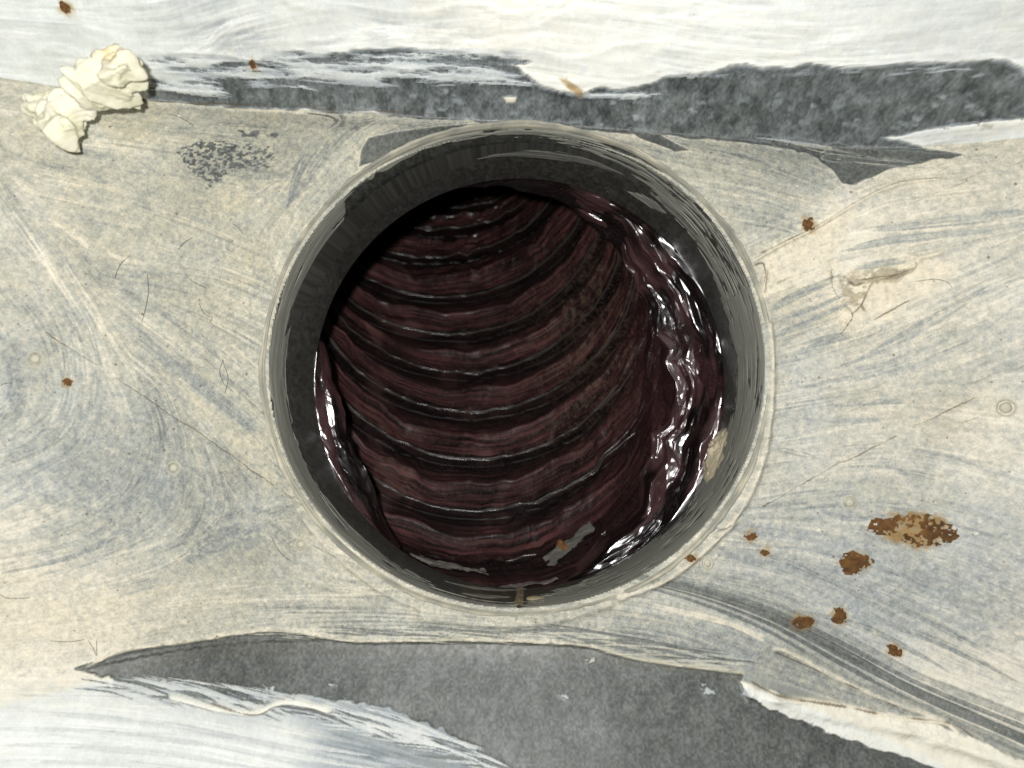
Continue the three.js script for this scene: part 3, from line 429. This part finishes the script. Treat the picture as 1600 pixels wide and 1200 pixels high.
{
  const cd = new Uint8Array(CTW * CTH * 4), bd = new Uint8Array(CTW * CTH * 4), rd = new Uint8Array(CTW * CTH * 4);
  for (let j = 0; j < CTH; j++) for (let i = 0; i < CTW; i++) {
    const th = i / CTW * TAU - Math.PI / 2, v = j / CTH, f = (v - P0) / (1 - P0), k = (j * CTW + i) * 4, d = (th / RAD + 360) % 360;
    let t = f < 0 ? 1 : collarT(th, f);
    if (f < 0 && d > 62 && d < 150) t *= 0.75 + 0.2 * vn(th * 20, v * 10, 130);
    const br = vn(th * 4, v * 90, 131) * 0.55 + vn(th * 9, v * 200, 132) * 0.25 + fbm(th * 14, v * 20, 133, 3) * 0.4;
    const m = [lerp(112, 180, br), lerp(114, 179, br), lerp(108, 165, br)]; if (f < 0.0) { const e = fbm(th * 16, v * 14, 137, 3); for (let q = 0; q < 3; q++) m[q] = m[q] - 20 + [74, 66, 50][q] * Math.pow(e, 1.4); }
    const sg = (fbm(th * 30, v * 9, 134, 3) - 0.5) * 16 + (fbm(th * 90, v * 24, 135, 3) - 0.5) * 62, lf = d > 150 && d < 262 ? 14 : 0, bm = [73 + sg + lf, 75 + sg + lf, 70 + sg + lf];
    const dirtAndShade = d > 255 && d < 285 && f > 0 ? fbm(th * 26, v * 12, 136, 3) * 0.5 : 0;
    for (let q = 0; q < 3; q++) cd[k + q] = clamp(lerp(lerp(bm[q], m[q], t), [120, 104, 74][q], dirtAndShade * (1 - t)), 0, 250);
    cd[k + 3] = bd[k + 3] = rd[k + 3] = 255;
    bd[k] = bd[k + 1] = bd[k + 2] = clamp(t * (0.35 + br * 0.5) + (vn(th * 300, v * 240, 138) - 0.5) * 0.08) * 255;
    rd[k] = rd[k + 1] = rd[k + 2] = lerp(0.42, 0.8, t) * 255;
  }
  const ct = tex8(cd, CTW, CTH, true), bt = tex8(bd, CTW, CTH), rt = tex8(rd, CTW, CTH); for (const q of [ct, bt, rt]) q.wrapS = THREE.RepeatWrapping;
  const mat = new THREE.MeshStandardMaterial({ map: ct, bumpMap: bt, bumpScale: 0.0003, roughnessMap: rt, roughness: 1, metalness: 0.0, side: THREE.DoubleSide });
  const NT = 720;
  const prof = (th, v) => {
    const c = Math.cos(th), s = Math.sin(th), wb = 0.0011 * (fbm(Math.cos(th) * 2.4 + 5, Math.sin(th) * 2.4 + 5, 144, 3) - 0.5);
    if (v <= P0) {                                         // rolled rim standing on the panel
      const q = v / P0, bead = 0.0007 * ss(0.35, 0.75, fbm(th * 4, 0, 140, 2)) + 0.0005 * fbm(th * 34, q * 2, 141, 2);
      const tab = [[0.0006, -0.0060], [0.0003, 0.0001], [0.0000, 0.0008], [-0.0004, 0.0008], [-0.0008, 0.0003], [-0.0011, -0.0010]];
      const k = q * 5, i = Math.min(4, k | 0), f = k - i, dr = lerp(tab[i][0], tab[i + 1][0], f) + wb + bead * (q < 0.5 ? 0.8 : 0), z = lerp(tab[i][1], tab[i + 1][1], f) + bead * (q < 0.55 ? Math.sin(Math.PI * q) : 0);
      return [COL.cx + (COL.rx + dr) * c, COL.cy + (COL.ry + dr) * s, z];
    }
    const f = (v - P0) / (1 - P0), z = lerp(-0.001, -COL.depth, f), th0 = collarT(th, f) * 0.00025 - wb * (1 - f);
    return [lerp(COL.cx, COL.fx, f) + (lerp(COL.rx - 0.0011, COL.fr, f) - 0.0007 * Math.sin(Math.PI * Math.pow(f, 0.6)) - th0) * c, lerp(COL.cy, COL.fy, f) + (lerp(COL.ry - 0.0011, COL.fr, f) - 0.0004 * Math.sin(Math.PI * Math.pow(f, 0.6)) - th0) * s, z];
  };
  const build = (name, v0, v1, nv, outer) => {
    const P = [], U = [], I = [], rows = [];
    for (let j = 0; j <= nv; j++) rows.push(lerp(v0, v1, j / nv));
    for (let j = 0; j <= nv + (outer ? 2 : 0); j++) for (let i = 0; i <= NT; i++) {
      const th = i / NT * TAU - Math.PI / 2, v = rows[Math.min(j, nv)]; let p = prof(th, v);
      if (j > nv) { const g = j === nv + 1 ? 0 : 1; p = [p[0] + 0.0007 * Math.cos(th), p[1] + 0.0007 * Math.sin(th), g ? -0.012 : p[2]]; }
      P.push(...p); U.push(i / NT, v);
    }
    const nr = nv + (outer ? 2 : 0);
    for (let j = 0; j < nr; j++) for (let i = 0; i < NT; i++) { const a = j * (NT + 1) + i, b = a + 1, c = a + NT + 1, d = c + 1; I.push(a, b, d, a, d, c); }
    const g = new THREE.BufferGeometry(); g.setAttribute('position', new THREE.Float32BufferAttribute(P, 3)); g.setAttribute('uv', new THREE.Float32BufferAttribute(U, 2)); g.setIndex(I); g.computeVertexNormals();
    return mesh(name, g, mat, collar);
  };
  build('collar_rim', 0, P0, 20, false); build('collar_sleeve', P0, 1, 110, true);
  // the sleeve's riveted lap at the bottom, and a cream peel of mastic lower right
  const wall = (th, f, h) => { const p = prof(th, P0 + f * (1 - P0)); return [p[0] - h * Math.cos(th), p[1] - h * Math.sin(th), p[2] + h * 0.3]; };
  patch('lap_seam', collar, wall, -90.6 * RAD, -88.6 * RAD, 0.06, 0.98, 10, 60, (u, v) => 0.0006 - Math.abs(u - 0.5) * 0.0005 + (vn(u * 5, v * 20, 150) - 0.5) * 0.0003, (u, v) => { const q = fbm(u * 3, v * 9, 151, 3); return [lerp(110, 176, q), lerp(100, 158, q), lerp(80, 120, q)]; }, crustMat);
  patch('peeling_mastic', collar, wall, -31 * RAD, -11 * RAD, 0.3, 1.03, 90, 70, (u, v) => { const e = 0.62 - Math.hypot((u - 0.5) * 1.1, (v - 0.72) * 1.1) * 1.5 + (fbm(u * 5, v * 4, 152, 4) - 0.5) * 0.7; return Math.min(e, 0.5) * 0.0065 * (0.25 + ss(0.3, 1, v)) * (0.7 + 0.6 * vn(u * 9, v * 3, 155)); }, (u, v) => { const q = fbm(u * 4, v * 5, 153, 3); return [lerp(206, 240, q), lerp(194, 226, q), lerp(164, 194, q)]; }, crustMat);
  const rv = new THREE.SphereGeometry(0.0024, 18, 12); rv.scale(1.3, 0.35, 0.8); const r1 = mesh('rivet', rv, new THREE.MeshStandardMaterial({ color: 0x8f8468, roughness: 0.7 }), collar); r1.position.set(...wall(-85.5 * RAD, 0.3, 0.0002));
}

// ───────────────────────── flexible duct behind the collar ─────────────────────────
const duct = new THREE.Group(); duct.name = 'flexible_duct'; scene.add(duct);
tag(duct, 'dark maroon ribbed flexible duct of glossy plastic film bending upwards behind the round collar', 'flexible duct');
// each hoop: number, lowest point on the plan x y, distance from the lens, tilt, radius
const hoops = [[0, 752, 884, 0.338, 6, 0.0745], [1, 745, 803, 0.355, 10, 0.073], [2, 742, 722, 0.371, 15, 0.0725], [3, 735, 648, 0.386, 21, 0.072], [4, 726, 585, 0.400, 26, 0.072], [5, 706, 526, 0.413, 31, 0.072], [6, 696, 468, 0.425, 36, 0.072], [7, 676, 406, 0.436, 40, 0.071], [8, 686, 361, 0.446, 43, 0.071], [9, 695, 328, 0.454, 46, 0.071], [10, 705, 296, 0.461, 48, 0.071], [11, 715, 262, 0.467, 50, 0.071], [12, 725, 225, 0.472, 52, 0.071], [13, 735, 185, 0.476, 54, 0.071]];
const spine = hoops.map(([k, px, py, d, tilt, r]) => { const t = tilt * RAD, z = D - d; return [k, wx(px, z), wy(py, z) + r * Math.cos(t), z + r * Math.sin(t), t, r]; });
spine.unshift([-1, COL.fx, COL.fy, -0.050, 0, 0.0752]);
const spineAt = curve1(spine);
const hump = (x, c, w) => Math.exp(-(((x - c) / w) ** 2));
const wrapA = (d) => ((d + 180) % 360 + 360) % 360 - 180;
function slack(th, s) {                                   // how loose and crumpled the film is
  const d = wrapA(th / RAD);
  const right = hump(wrapA(d - 12), 0, 46) * (1 - ss(1.6, 4.2, s + (d < -20 ? (-20 - d) * 0.05 : 0)));
  const left = hump(wrapA(d - 196), 0, 24) * (1 - ss(0.5, 1.6, s));
  const far = hump(wrapA(d + 75), 0, 45) * ss(5.5, 7, s) * 0.35, upR = hump(wrapA(d - 25), 0, 34) * ss(2, 5, s) * 0.6;
  return [clamp(right * 1.1 + left * 0.9), clamp(far + upR), right];
}
const tri = (x) => { const f = x - Math.floor(x); return Math.abs(2 * f - 1) * 2 - 1; };
function facet(x, y, seed) {                              // straight-edged facets, heights -1..1
  const lin = (x, y, sd) => { const i = Math.floor(x), j = Math.floor(y), u = x - i, v = y - j, a = h2(i, j, sd), c = h2(i + 1, j + 1, sd); return (u > v ? a * (1 - u) + h2(i + 1, j, sd) * (u - v) + c * v : a * (1 - v) + h2(i, j + 1, sd) * (v - u) + c * u) * 2 - 1; };
  const wx2 = 0.55 * lin(x * 0.7 + 3.1, y * 0.7 - 1.7, seed + 1), wy2 = 0.55 * lin(x * 0.7 - 5.3, y * 0.7 + 2.9, seed + 2);
  return lin(x + wx2, y + wy2, seed);
}
function crumple(th, s) {                                 // a in metres round the hoop, b along the duct
  const a = th * 0.073, b = s * 0.019;
  return facet(a / 0.024 + b / 0.05, b / 0.0078 - a / 0.09, 160) + 0.42 * facet(a / 0.011 - b / 0.014, b / 0.0045 + a / 0.03, 164) + 0.13 * facet(a / 0.0045 + b / 0.009, b / 0.0024, 168);
}
function crinkle(th, s) { const a = th * 0.073, b = s * 0.019; return facet(a / 0.006, b / 0.0042 + a / 0.02, 171) + 0.45 * facet(a / 0.0026 + b / 0.006, b / 0.0022, 175); }
const wirePos = 0.0017;
function ductP(th, s, extra = 0) {
  const k = Math.floor(s), f = s - k, [sl, far, right] = slack(th, s);
  const fc = 0.42, wav = 0.24 * (fbm(th * 5, k * 3.7, 170, 3) - 0.5) + 0.04 * tri(th * 2.1 + k * 0.37), ca = 0.5 + wav;
  let g, a = f; const deep = 0.0068 * (1 - 0.8 * right);
  if (s < 0) g = lerp(-0.0006, wirePos, ss(-1, 0, s)) - 0.001 * Math.sin(Math.PI * clamp(f));
  else if (f < fc) { const q = f / fc; a = ca * q; g = lerp(wirePos * 0.8, 0.0026, q) - 0.0007 * Math.sin(Math.PI * q); }
  else if (f < 0.8) { const q = (f - fc) / (0.8 - fc); a = lerp(ca, 1.2 - 0.2 * right, q); g = lerp(0.0026, -deep, Math.pow(q, 0.85)); }
  else { const q = (f - 0.8) / 0.2; a = lerp(1.2 - 0.2 * right, 1, q); g = lerp(-deep, wirePos * 0.8, q * q * 0.4 + q * 0.6); }
  if (s >= 0) g += 0.0003 * hump(f, fc, 0.02) * (1 - right);
  const sm = k + a, cx = spineAt(sm, 1), cy = spineAt(sm, 2), cz = spineAt(sm, 3), tl = spineAt(sm, 4), r = spineAt(sm, 5);
  g *= 1 - 0.72 * clamp(right * 1.2 - (s > 2.5 ? 0.5 : 0)) ;
  g += sl * (0.0030 * crumple(th, s) + 0.0010 * ss(-1, 0, s)) * ss(-1.02, -0.7, s);
  g += far * 0.0026 * crinkle(th * 1.3, s * 1.3);
  g += 0.00085 * crinkle(th, s) * ss(0.42, 0.66, fbm(th * 4, s * 1.1, 173, 2)) + 0.00012 * crinkle(th * 0.7, s * 1.3 + 2) + 0.0008 * (fbm(th * 6, s * 2.2, 171, 3) - 0.5);
  const R1 = r - g - extra, c = Math.cos(th), sn = Math.sin(th), ct = Math.cos(tl), st2 = Math.sin(tl);
  return [cx + R1 * c, cy + R1 * sn * ct, cz + R1 * sn * st2];
}
{
  const LW = 2048, LH = 1536, cd = new Uint8Array(LW * LH * 4), bd = new Uint8Array(LW * LH * 4), rd = new Uint8Array(LW * LH * 4), S0 = -1, S1 = 13;
  for (let j = 0; j < LH; j++) for (let i = 0; i < LW; i++) {
    const th = i / LW * TAU - 1.5 * Math.PI, s = lerp(S0, S1, j / LH), kk = Math.floor(s), f = s - kk, k = (j * LW + i) * 4, d = wrapA(th / RAD), [sl, far2] = slack(th, s);
    const edgeBand = 1 - ss(0.0, 0.1, f) * (1 - ss(0.55, 0.72, f) * 0.75);                    // colour darker beside the wire and beyond the crease
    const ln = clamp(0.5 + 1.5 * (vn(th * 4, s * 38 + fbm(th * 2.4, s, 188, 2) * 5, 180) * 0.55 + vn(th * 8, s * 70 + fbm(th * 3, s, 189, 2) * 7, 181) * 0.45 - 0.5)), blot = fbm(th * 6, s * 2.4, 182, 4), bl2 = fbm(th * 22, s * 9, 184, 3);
    let b = (0.3 + 1.05 * ln) * (0.62 + 0.7 * blot) * (1 - 0.68 * edgeBand * (1 - sl)), c = [75 * b, 47.5 * b, 47 * b]; c = c.map((q, n) => lerp(q, [46, 28, 31][n] * (0.6 + 0.7 * blot), sl * 0.9)); { const dk = 1 - 0.62 * ss(18, 40, d) * (1 - ss(100, 130, d)) * (1 - ss(2, 4, s)) - 0.1 * ss(4, 9, s); c = c.map((q) => q * dk); }
    const pale = 0.7 * ss(0.52, 0.75, blot) * ss(-150, -120, d) * (1 - ss(-100, -70, d)) * 0.6; c = c.map((q, n) => lerp(q, [112, 88, 82][n], pale));
    const dustZ = hump(d, -38, 24) * ss(0.8, 2, s) * (1 - ss(4.5, 6.5, s)), spk = ss(0.62, 0.8, vn(th * 190, s * 30, 183)), dust = clamp(dustZ * (ss(0.42, 0.7, bl2) * 0.5 + spk * 0.6) + spk * 0.3 + 0.5 * hump(f, 0.02, 0.07) * ss(0.5, 0.8, bl2) * (s > 0 ? 1 : 0));
    c = c.map((q, n) => lerp(q, [104, 84, 54][n], dust * 0.55));
    for (let q = 0; q < 3; q++) cd[k + q] = clamp(c[q], 0, 220);
    cd[k + 3] = bd[k + 3] = rd[k + 3] = 255;
    bd[k] = bd[k + 1] = bd[k + 2] = clamp(0.35 * ln + 0.35 * bl2 + 0.3 * blot) * 255;
    rd[k] = rd[k + 1] = rd[k + 2] = clamp(lerp(0.36, 0.17, clamp(sl + far2 * 1.6)) + edgeBand * 0.1 * (1 - sl) - 0.04 * hump(f, 0.42, 0.04) + dust * 0.4 + (bl2 - 0.5) * 0.16) * 255;
  }
  const ct = tex8(cd, LW, LH, true), bt = tex8(bd, LW, LH), rt = tex8(rd, LW, LH); for (const q of [ct, bt, rt]) q.wrapS = THREE.RepeatWrapping;
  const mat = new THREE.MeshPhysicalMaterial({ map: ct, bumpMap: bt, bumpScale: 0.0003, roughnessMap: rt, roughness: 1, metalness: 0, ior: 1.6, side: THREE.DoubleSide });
  const NT = 760, NS = 620, P = new Float32Array((NT + 1) * (NS + 1) * 3), U = new Float32Array((NT + 1) * (NS + 1) * 2), I = new Uint32Array(NT * NS * 6); let n = 0;
  const rowS = []; for (let j = 0; j <= NS; j++) rowS.push(lerp(S0, S1 - 0.001, Math.pow(j / NS, 1.12)));
  for (let j = 0; j <= NS; j++) for (let i = 0; i <= NT; i++) { const th = i / NT * TAU - 1.5 * Math.PI, k = j * (NT + 1) + i; P.set(ductP(th, rowS[j]), k * 3); U.set([i / NT, (rowS[j] - S0) / (S1 - S0)], k * 2); }
  for (let j = 0; j < NS; j++) for (let i = 0; i < NT; i++) { const a = j * (NT + 1) + i, b = a + 1, c = a + NT + 1, d = c + 1; I.set([a, b, d, a, d, c], n); n += 6; }
  const g = new THREE.BufferGeometry(); g.setAttribute('position', new THREE.BufferAttribute(P, 3)); g.setAttribute('uv', new THREE.BufferAttribute(U, 2)); g.setIndex(new THREE.BufferAttribute(I, 1)); g.computeVertexNormals();
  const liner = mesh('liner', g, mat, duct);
  const ribMat = new THREE.MeshPhysicalMaterial({ color: new THREE.Color().setRGB(0.05, 0.042, 0.036), roughness: 0.2 });
  for (let k = 0; k <= 12; k++) {
    const pts = []; for (let i = 0; i < 220; i++) { const th = i / 220 * TAU - 1.5 * Math.PI, dg = th / RAD, up = ss(15, 45, wrapA(dg)) * (1 - ss(140, 165, wrapA(dg))); pts.push(new THREE.Vector3(...ductP(th, k + 0.001, 0.0001 + 0.0026 * (fbm(th * 6, k * 5.1, 174, 3) - 0.58) - 0.006 * slack(th, k)[2] - 0.005 * up))); }
    mesh('wire_hoop', new THREE.TubeGeometry(new THREE.CatmullRomCurve3(pts, true), 440, 0.0004, 7, true), ribMat, duct);
  }
  const ds = (th, s, h) => ductP(th, s, h + 0.0004);
  const smear = (t0, t1, s0, s1, seed, sk, a, b) => patch('mastic_smear', duct, ds, t0 * RAD, t1 * RAD, s0, s1, 110, 60, (u, v) => { const w = v - 0.5 - (u - 0.5) * sk; return (0.42 - Math.hypot((u - 0.5) * 0.85, w * 3.4) + (fbm(u * 5, w * 9 + 3, seed, 4) - 0.5) * 1.1) * 0.0007; }, (u, v) => { const q = fbm(u * 6, v * 14, seed + 1, 3); return a.map((x, n) => lerp(x, b[n], q)); }, crustMat);
  smear(-114, -90, -0.5, 0.05, 190, 0, [78, 74, 70], [176, 170, 158]); smear(-74, -53, -0.42, 0.2, 195, 0.42, [70, 68, 62], [132, 129, 120]); smear(-95, -74, -0.85, -0.4, 198, 0.2, [80, 72, 72], [160, 150, 146]);
  // slack film gathered in folds between the sleeve's end and the first hoops
  const film = (name, d0, d1, reach, dz, amp, seed, label) => {
    const NU = 560, NV = 190, P = [], U = [], C = [], I = [];
    for (let j = 0; j <= NV; j++) for (let i = 0; i <= NU; i++) {
      const u = i / NU, v = j / NV, th = lerp(d0, d1, u) * RAD, L = th * 0.07;
      const w = reach * Math.pow(Math.sin(Math.PI * clamp(u, 0.001, 0.999)), 0.6) * (0.78 + 0.28 * facet(L / 0.012, 0.3, seed + 9)), b = v * reach * 1.4;
      const k = ss(0, 0.12, v) * Math.sin(Math.PI * clamp(u, 0.02, 0.98)) ** 0.4;
      const sk = L + b * 0.35, f = facet(sk / 0.036 + b / 0.05, b / 0.0090 - L / 0.045, seed) + 0.5 * facet(sk / 0.03 - b / 0.03, b / 0.0052 + L / 0.03, seed + 4) + 0.2 * facet(sk / 0.014 + b / 0.02, b / 0.0026, seed + 7) + 0.05 * facet(L / 0.003 + b / 0.004, b / 0.0016, seed + 8);
      const q = amp * f * k, r = COL.fr + 0.0006 - w * v - q * 0.6, z = -COL.depth + 0.001 - dz * v + q * 0.8;
      P.push(COL.fx + r * Math.cos(th), COL.fy + r * Math.sin(th), z); U.push(u * 0.2, v * 0.03);
      const t = fbm(L * 60, b * 130, seed + 20, 3), dk = lerp(0.35, 1.3, ss(0.35, 0.65, t)), c = new THREE.Color().setRGB(0.215 * dk, 0.145 * dk, 0.147 * dk, THREE.SRGBColorSpace); C.push(c.r, c.g, c.b);
    }
    for (let j = 0; j < NV; j++) for (let i = 0; i < NU; i++) { const a = j * (NU + 1) + i, b = a + 1, c = a + NU + 1, d = c + 1; I.push(a, b, d, a, d, c); }
    const g = new THREE.BufferGeometry(); g.setAttribute('position', new THREE.Float32BufferAttribute(P, 3)); g.setAttribute('uv', new THREE.Float32BufferAttribute(U, 2)); g.setAttribute('color', new THREE.Float32BufferAttribute(C, 3)); g.setIndex(I); g.computeVertexNormals();
    const m = mesh(name, g, new THREE.MeshPhysicalMaterial({ vertexColors: true, roughness: 0.22, ior: 1.85, side: THREE.DoubleSide }), duct); m.userData.label = label;
  };
  film('film_fold', 76, -76, 0.0210, 0.019, 0.0042, 300, 'crumpled shiny film gathered along the right of the opening');
  film('film_fold', 234, 168, 0.0095, 0.0085, 0.0034, 340, 'narrow crumpled shiny film at the lower left of the opening');
  patch('rust_crumb', duct, ds, -66 * RAD, -62.5 * RAD, -0.2, 0.08, 24, 24, (u, v) => (0.42 - Math.hypot(u - 0.5, v - 0.5) + (fbm(u * 4, v * 4, 200, 3) - 0.5) * 0.3) * 0.005, (u, v) => { const q = fbm(u * 9, v * 9, 201, 3); return [lerp(90, 150, q), lerp(60, 104, q), lerp(36, 60, q)]; }, crustMat);
}

// ───────────────────────── lump of mastic hanging at the top crease ─────────────────────────
{
  const at3 = (px, py, z) => [wx(px, z), wy(py, z), z];
  const slabs = [[166, 122, 0.031, 44, 17, 5.5, 28, 0.3], [188, 110, 0.035, 20, 14, 4, 20, -0.5], [140, 140, 0.026, 24, 15, 5, 40, 0.4], [118, 160, 0.020, 20, 15, 6, 55, 0.2], [92, 186, 0.021, 25, 20, 5.5, -20, -0.3], [98, 202, 0.024, 17, 13, 4, -35, 0.3], [72, 164, 0.013, 22, 13, 5, 10, 0], [190, 142, 0.022, 12, 8, 7, 0, 0.6]].map(([x, y, z, hx, hy, hz, r, tz]) => [...at3(x, y, z), hx * K * 0.76, hy * K * 0.74, hz * 0.0009, Math.cos(r * RAD), Math.sin(r * RAD), tz]);
  const c0 = at3(135, 150, 0.024), half = 0.025, res = 104, mc = new MarchingCubes(res, new THREE.MeshStandardMaterial(), false, false, 200000);
  mc.isolation = 0;
  for (let z = 0; z < res; z++) for (let y = 0; y < res; y++) for (let x = 0; x < res; x++) {
    const p = [x, y, z].map((q, n) => c0[n] + (q / res * 2 - 1) * half); let acc = 0;
    for (const [bx, by, bz, hx, hy, hz, cr, sr, tz] of slabs) {
      const X = p[0] - bx, Y = p[1] - by, u = X * cr + Y * sr, v = -X * sr + Y * cr, w = p[2] - bz - tz * v, qx = Math.abs(u) - hx, qy = Math.abs(v) - hy, qz = Math.abs(w) - hz;
      const d = Math.hypot(Math.max(qx, 0), Math.max(qy, 0), Math.max(qz, 0)) + Math.min(0, Math.max(qx, qy, qz)) - 0.0012; acc += Math.exp(-d / 0.0008);
    }
    let d = -0.0008 * Math.log(acc + 1e-30) + 0.0001 + 0.0014 * facet(p[0] * 150 + p[2] * 70, p[1] * 150 - p[2] * 90, 220) + 0.0014 * facet(p[0] * 380 + p[2] * 200, p[1] * 380 - p[2] * 160, 224);
    d += 0.0022 * (fbm(p[0] * 260 + p[2] * 130, p[1] * 260 - p[2] * 90, 210, 3) - 0.5) + 0.0012 * Math.abs(fbm(p[0] * 520, p[1] * 520 + p[2] * 400, 214, 2) - 0.5);
    mc.field[x + y * res + z * res * res] = -d * 1000;
  }
  mc.update();
  const n = mc.count, P = new Float32Array(n * 3), N = new Float32Array(n * 3), C = new Float32Array(n * 3);
  for (let i = 0; i < n; i++) {
    for (let q = 0; q < 3; q++) { P[i * 3 + q] = mc.positionArray[i * 3 + q] * half; N[i * 3 + q] = mc.normalArray[i * 3 + q]; }
    const o = hump(P[i * 3], wx(190, 0.03) - c0[0], 0.004) * hump(P[i * 3 + 1], wy(100, 0.03) - c0[1], 0.003) * fbm(P[i * 3] * 700, P[i * 3 + 1] * 700, 216, 3), y = fbm(P[i * 3] * 300, P[i * 3 + 1] * 300, 217, 3);
    const c = new THREE.Color().setRGB(lerp(0.78, 0.72, o), lerp(0.74 + y * 0.03, 0.5, o), lerp(lerp(0.64, 0.52, y), 0.18, o)); C.set([c.r, c.g, c.b], i * 3);
  }
  const g = new THREE.BufferGeometry(); g.setAttribute('position', new THREE.BufferAttribute(P, 3)); g.setAttribute('normal', new THREE.BufferAttribute(N, 3)); g.setAttribute('color', new THREE.BufferAttribute(C, 3));
  const m = mesh('mastic_lump', g, new THREE.MeshStandardMaterial({ vertexColors: true, roughness: 0.75 })); m.position.set(...c0);
  tag(m, 'thick knobbly lump of dried cream mastic hanging at the left of the top crease', 'mastic lump');
}

// ───────────────────────── stray hairs stuck in the coat ─────────────────────────
const hairMat = new THREE.MeshStandardMaterial({ color: 0x2a221a, roughness: 0.6 });
for (const [pts, label] of [
  [[[222, 505], [230, 480], [234, 455], [231, 430]], 'longest dark curved hair, upright on the left panel by the grey brush band'],
  [[[180, 436], [190, 415], [203, 400]], 'short slanting hair at the upper left, left of the upright hair'],
  [[[290, 428], [303, 440], [322, 450]], 'dark hair sloping down, right of the upright hair'],
  [[[312, 475], [322, 492], [333, 496], [327, 504]], 'hooked hair below the sloping hair left of the collar'],
  [[[350, 562], [345, 580], [352, 600], [365, 612]], 'hair bent like a hook beside the collar at its left'],
  [[[348, 562], [358, 590], [352, 615]], 'finer hair crossing the hooked one left of the collar'],
  [[[262, 178], [285, 186], [303, 197]], 'hair just under the top crease, right of the hanging lump'],
  [[[280, 390], [290, 380], [302, 372]], 'faint hair on the plain upper left panel'],
  [[[364, 350], [374, 356], [380, 366]], 'tiny arched hair below the mottled bare spot'],
  [[[425, 838], [440, 862], [456, 876]], 'brownish hair at the lower left beside the rim weld button'],
  [[[-4, 922], [15, 932], [48, 933]], 'hair at the lower left edge on cream mastic'],
  [[[80, 1000], [112, 1000], [134, 998]], 'fine hair along the cream mastic above the dark plate'],
  [[[140, 1000], [150, 1012], [155, 1022], [153, 998]], 'forked hair at the left tip of the dark lower plate'],
  [[[1430, 440], [1460, 437], [1478, 442], [1487, 450]], 'thin brown hair right of the torn mastic skin'],
  [[[0, 606], [10, 600], [22, 598]], 'short hair at the left edge near the brush swirl'],
]) {
  const s = spline(pts, 4).map(([a, b], i, l) => { const [x, y] = at(a, b); return new THREE.Vector3(x, y, surfZ(x, y) + 0.00018 + 0.0008 * Math.sin(Math.PI * i / (l.length - 1))); });
  const c = s[0].clone(); const m = mesh('hair', new THREE.TubeGeometry(new THREE.CatmullRomCurve3(s.map((p) => p.sub(c))), 28, 0.00006, 5), hairMat); m.position.copy(c);
  tag(m, label, 'hair', 'stray hairs stuck to the mastic');
}
{ let n = 0; const seen = {}; scene.traverse((o) => { if (!o.isMesh && !o.isGroup) return; const b = o.name; seen[b] = (seen[b] || 0) + 1; if (seen[b] > 1) o.name = b + '_' + String(seen[b] - 1).padStart(3, '0'); n++; }); }
renderer.render(scene, camera);
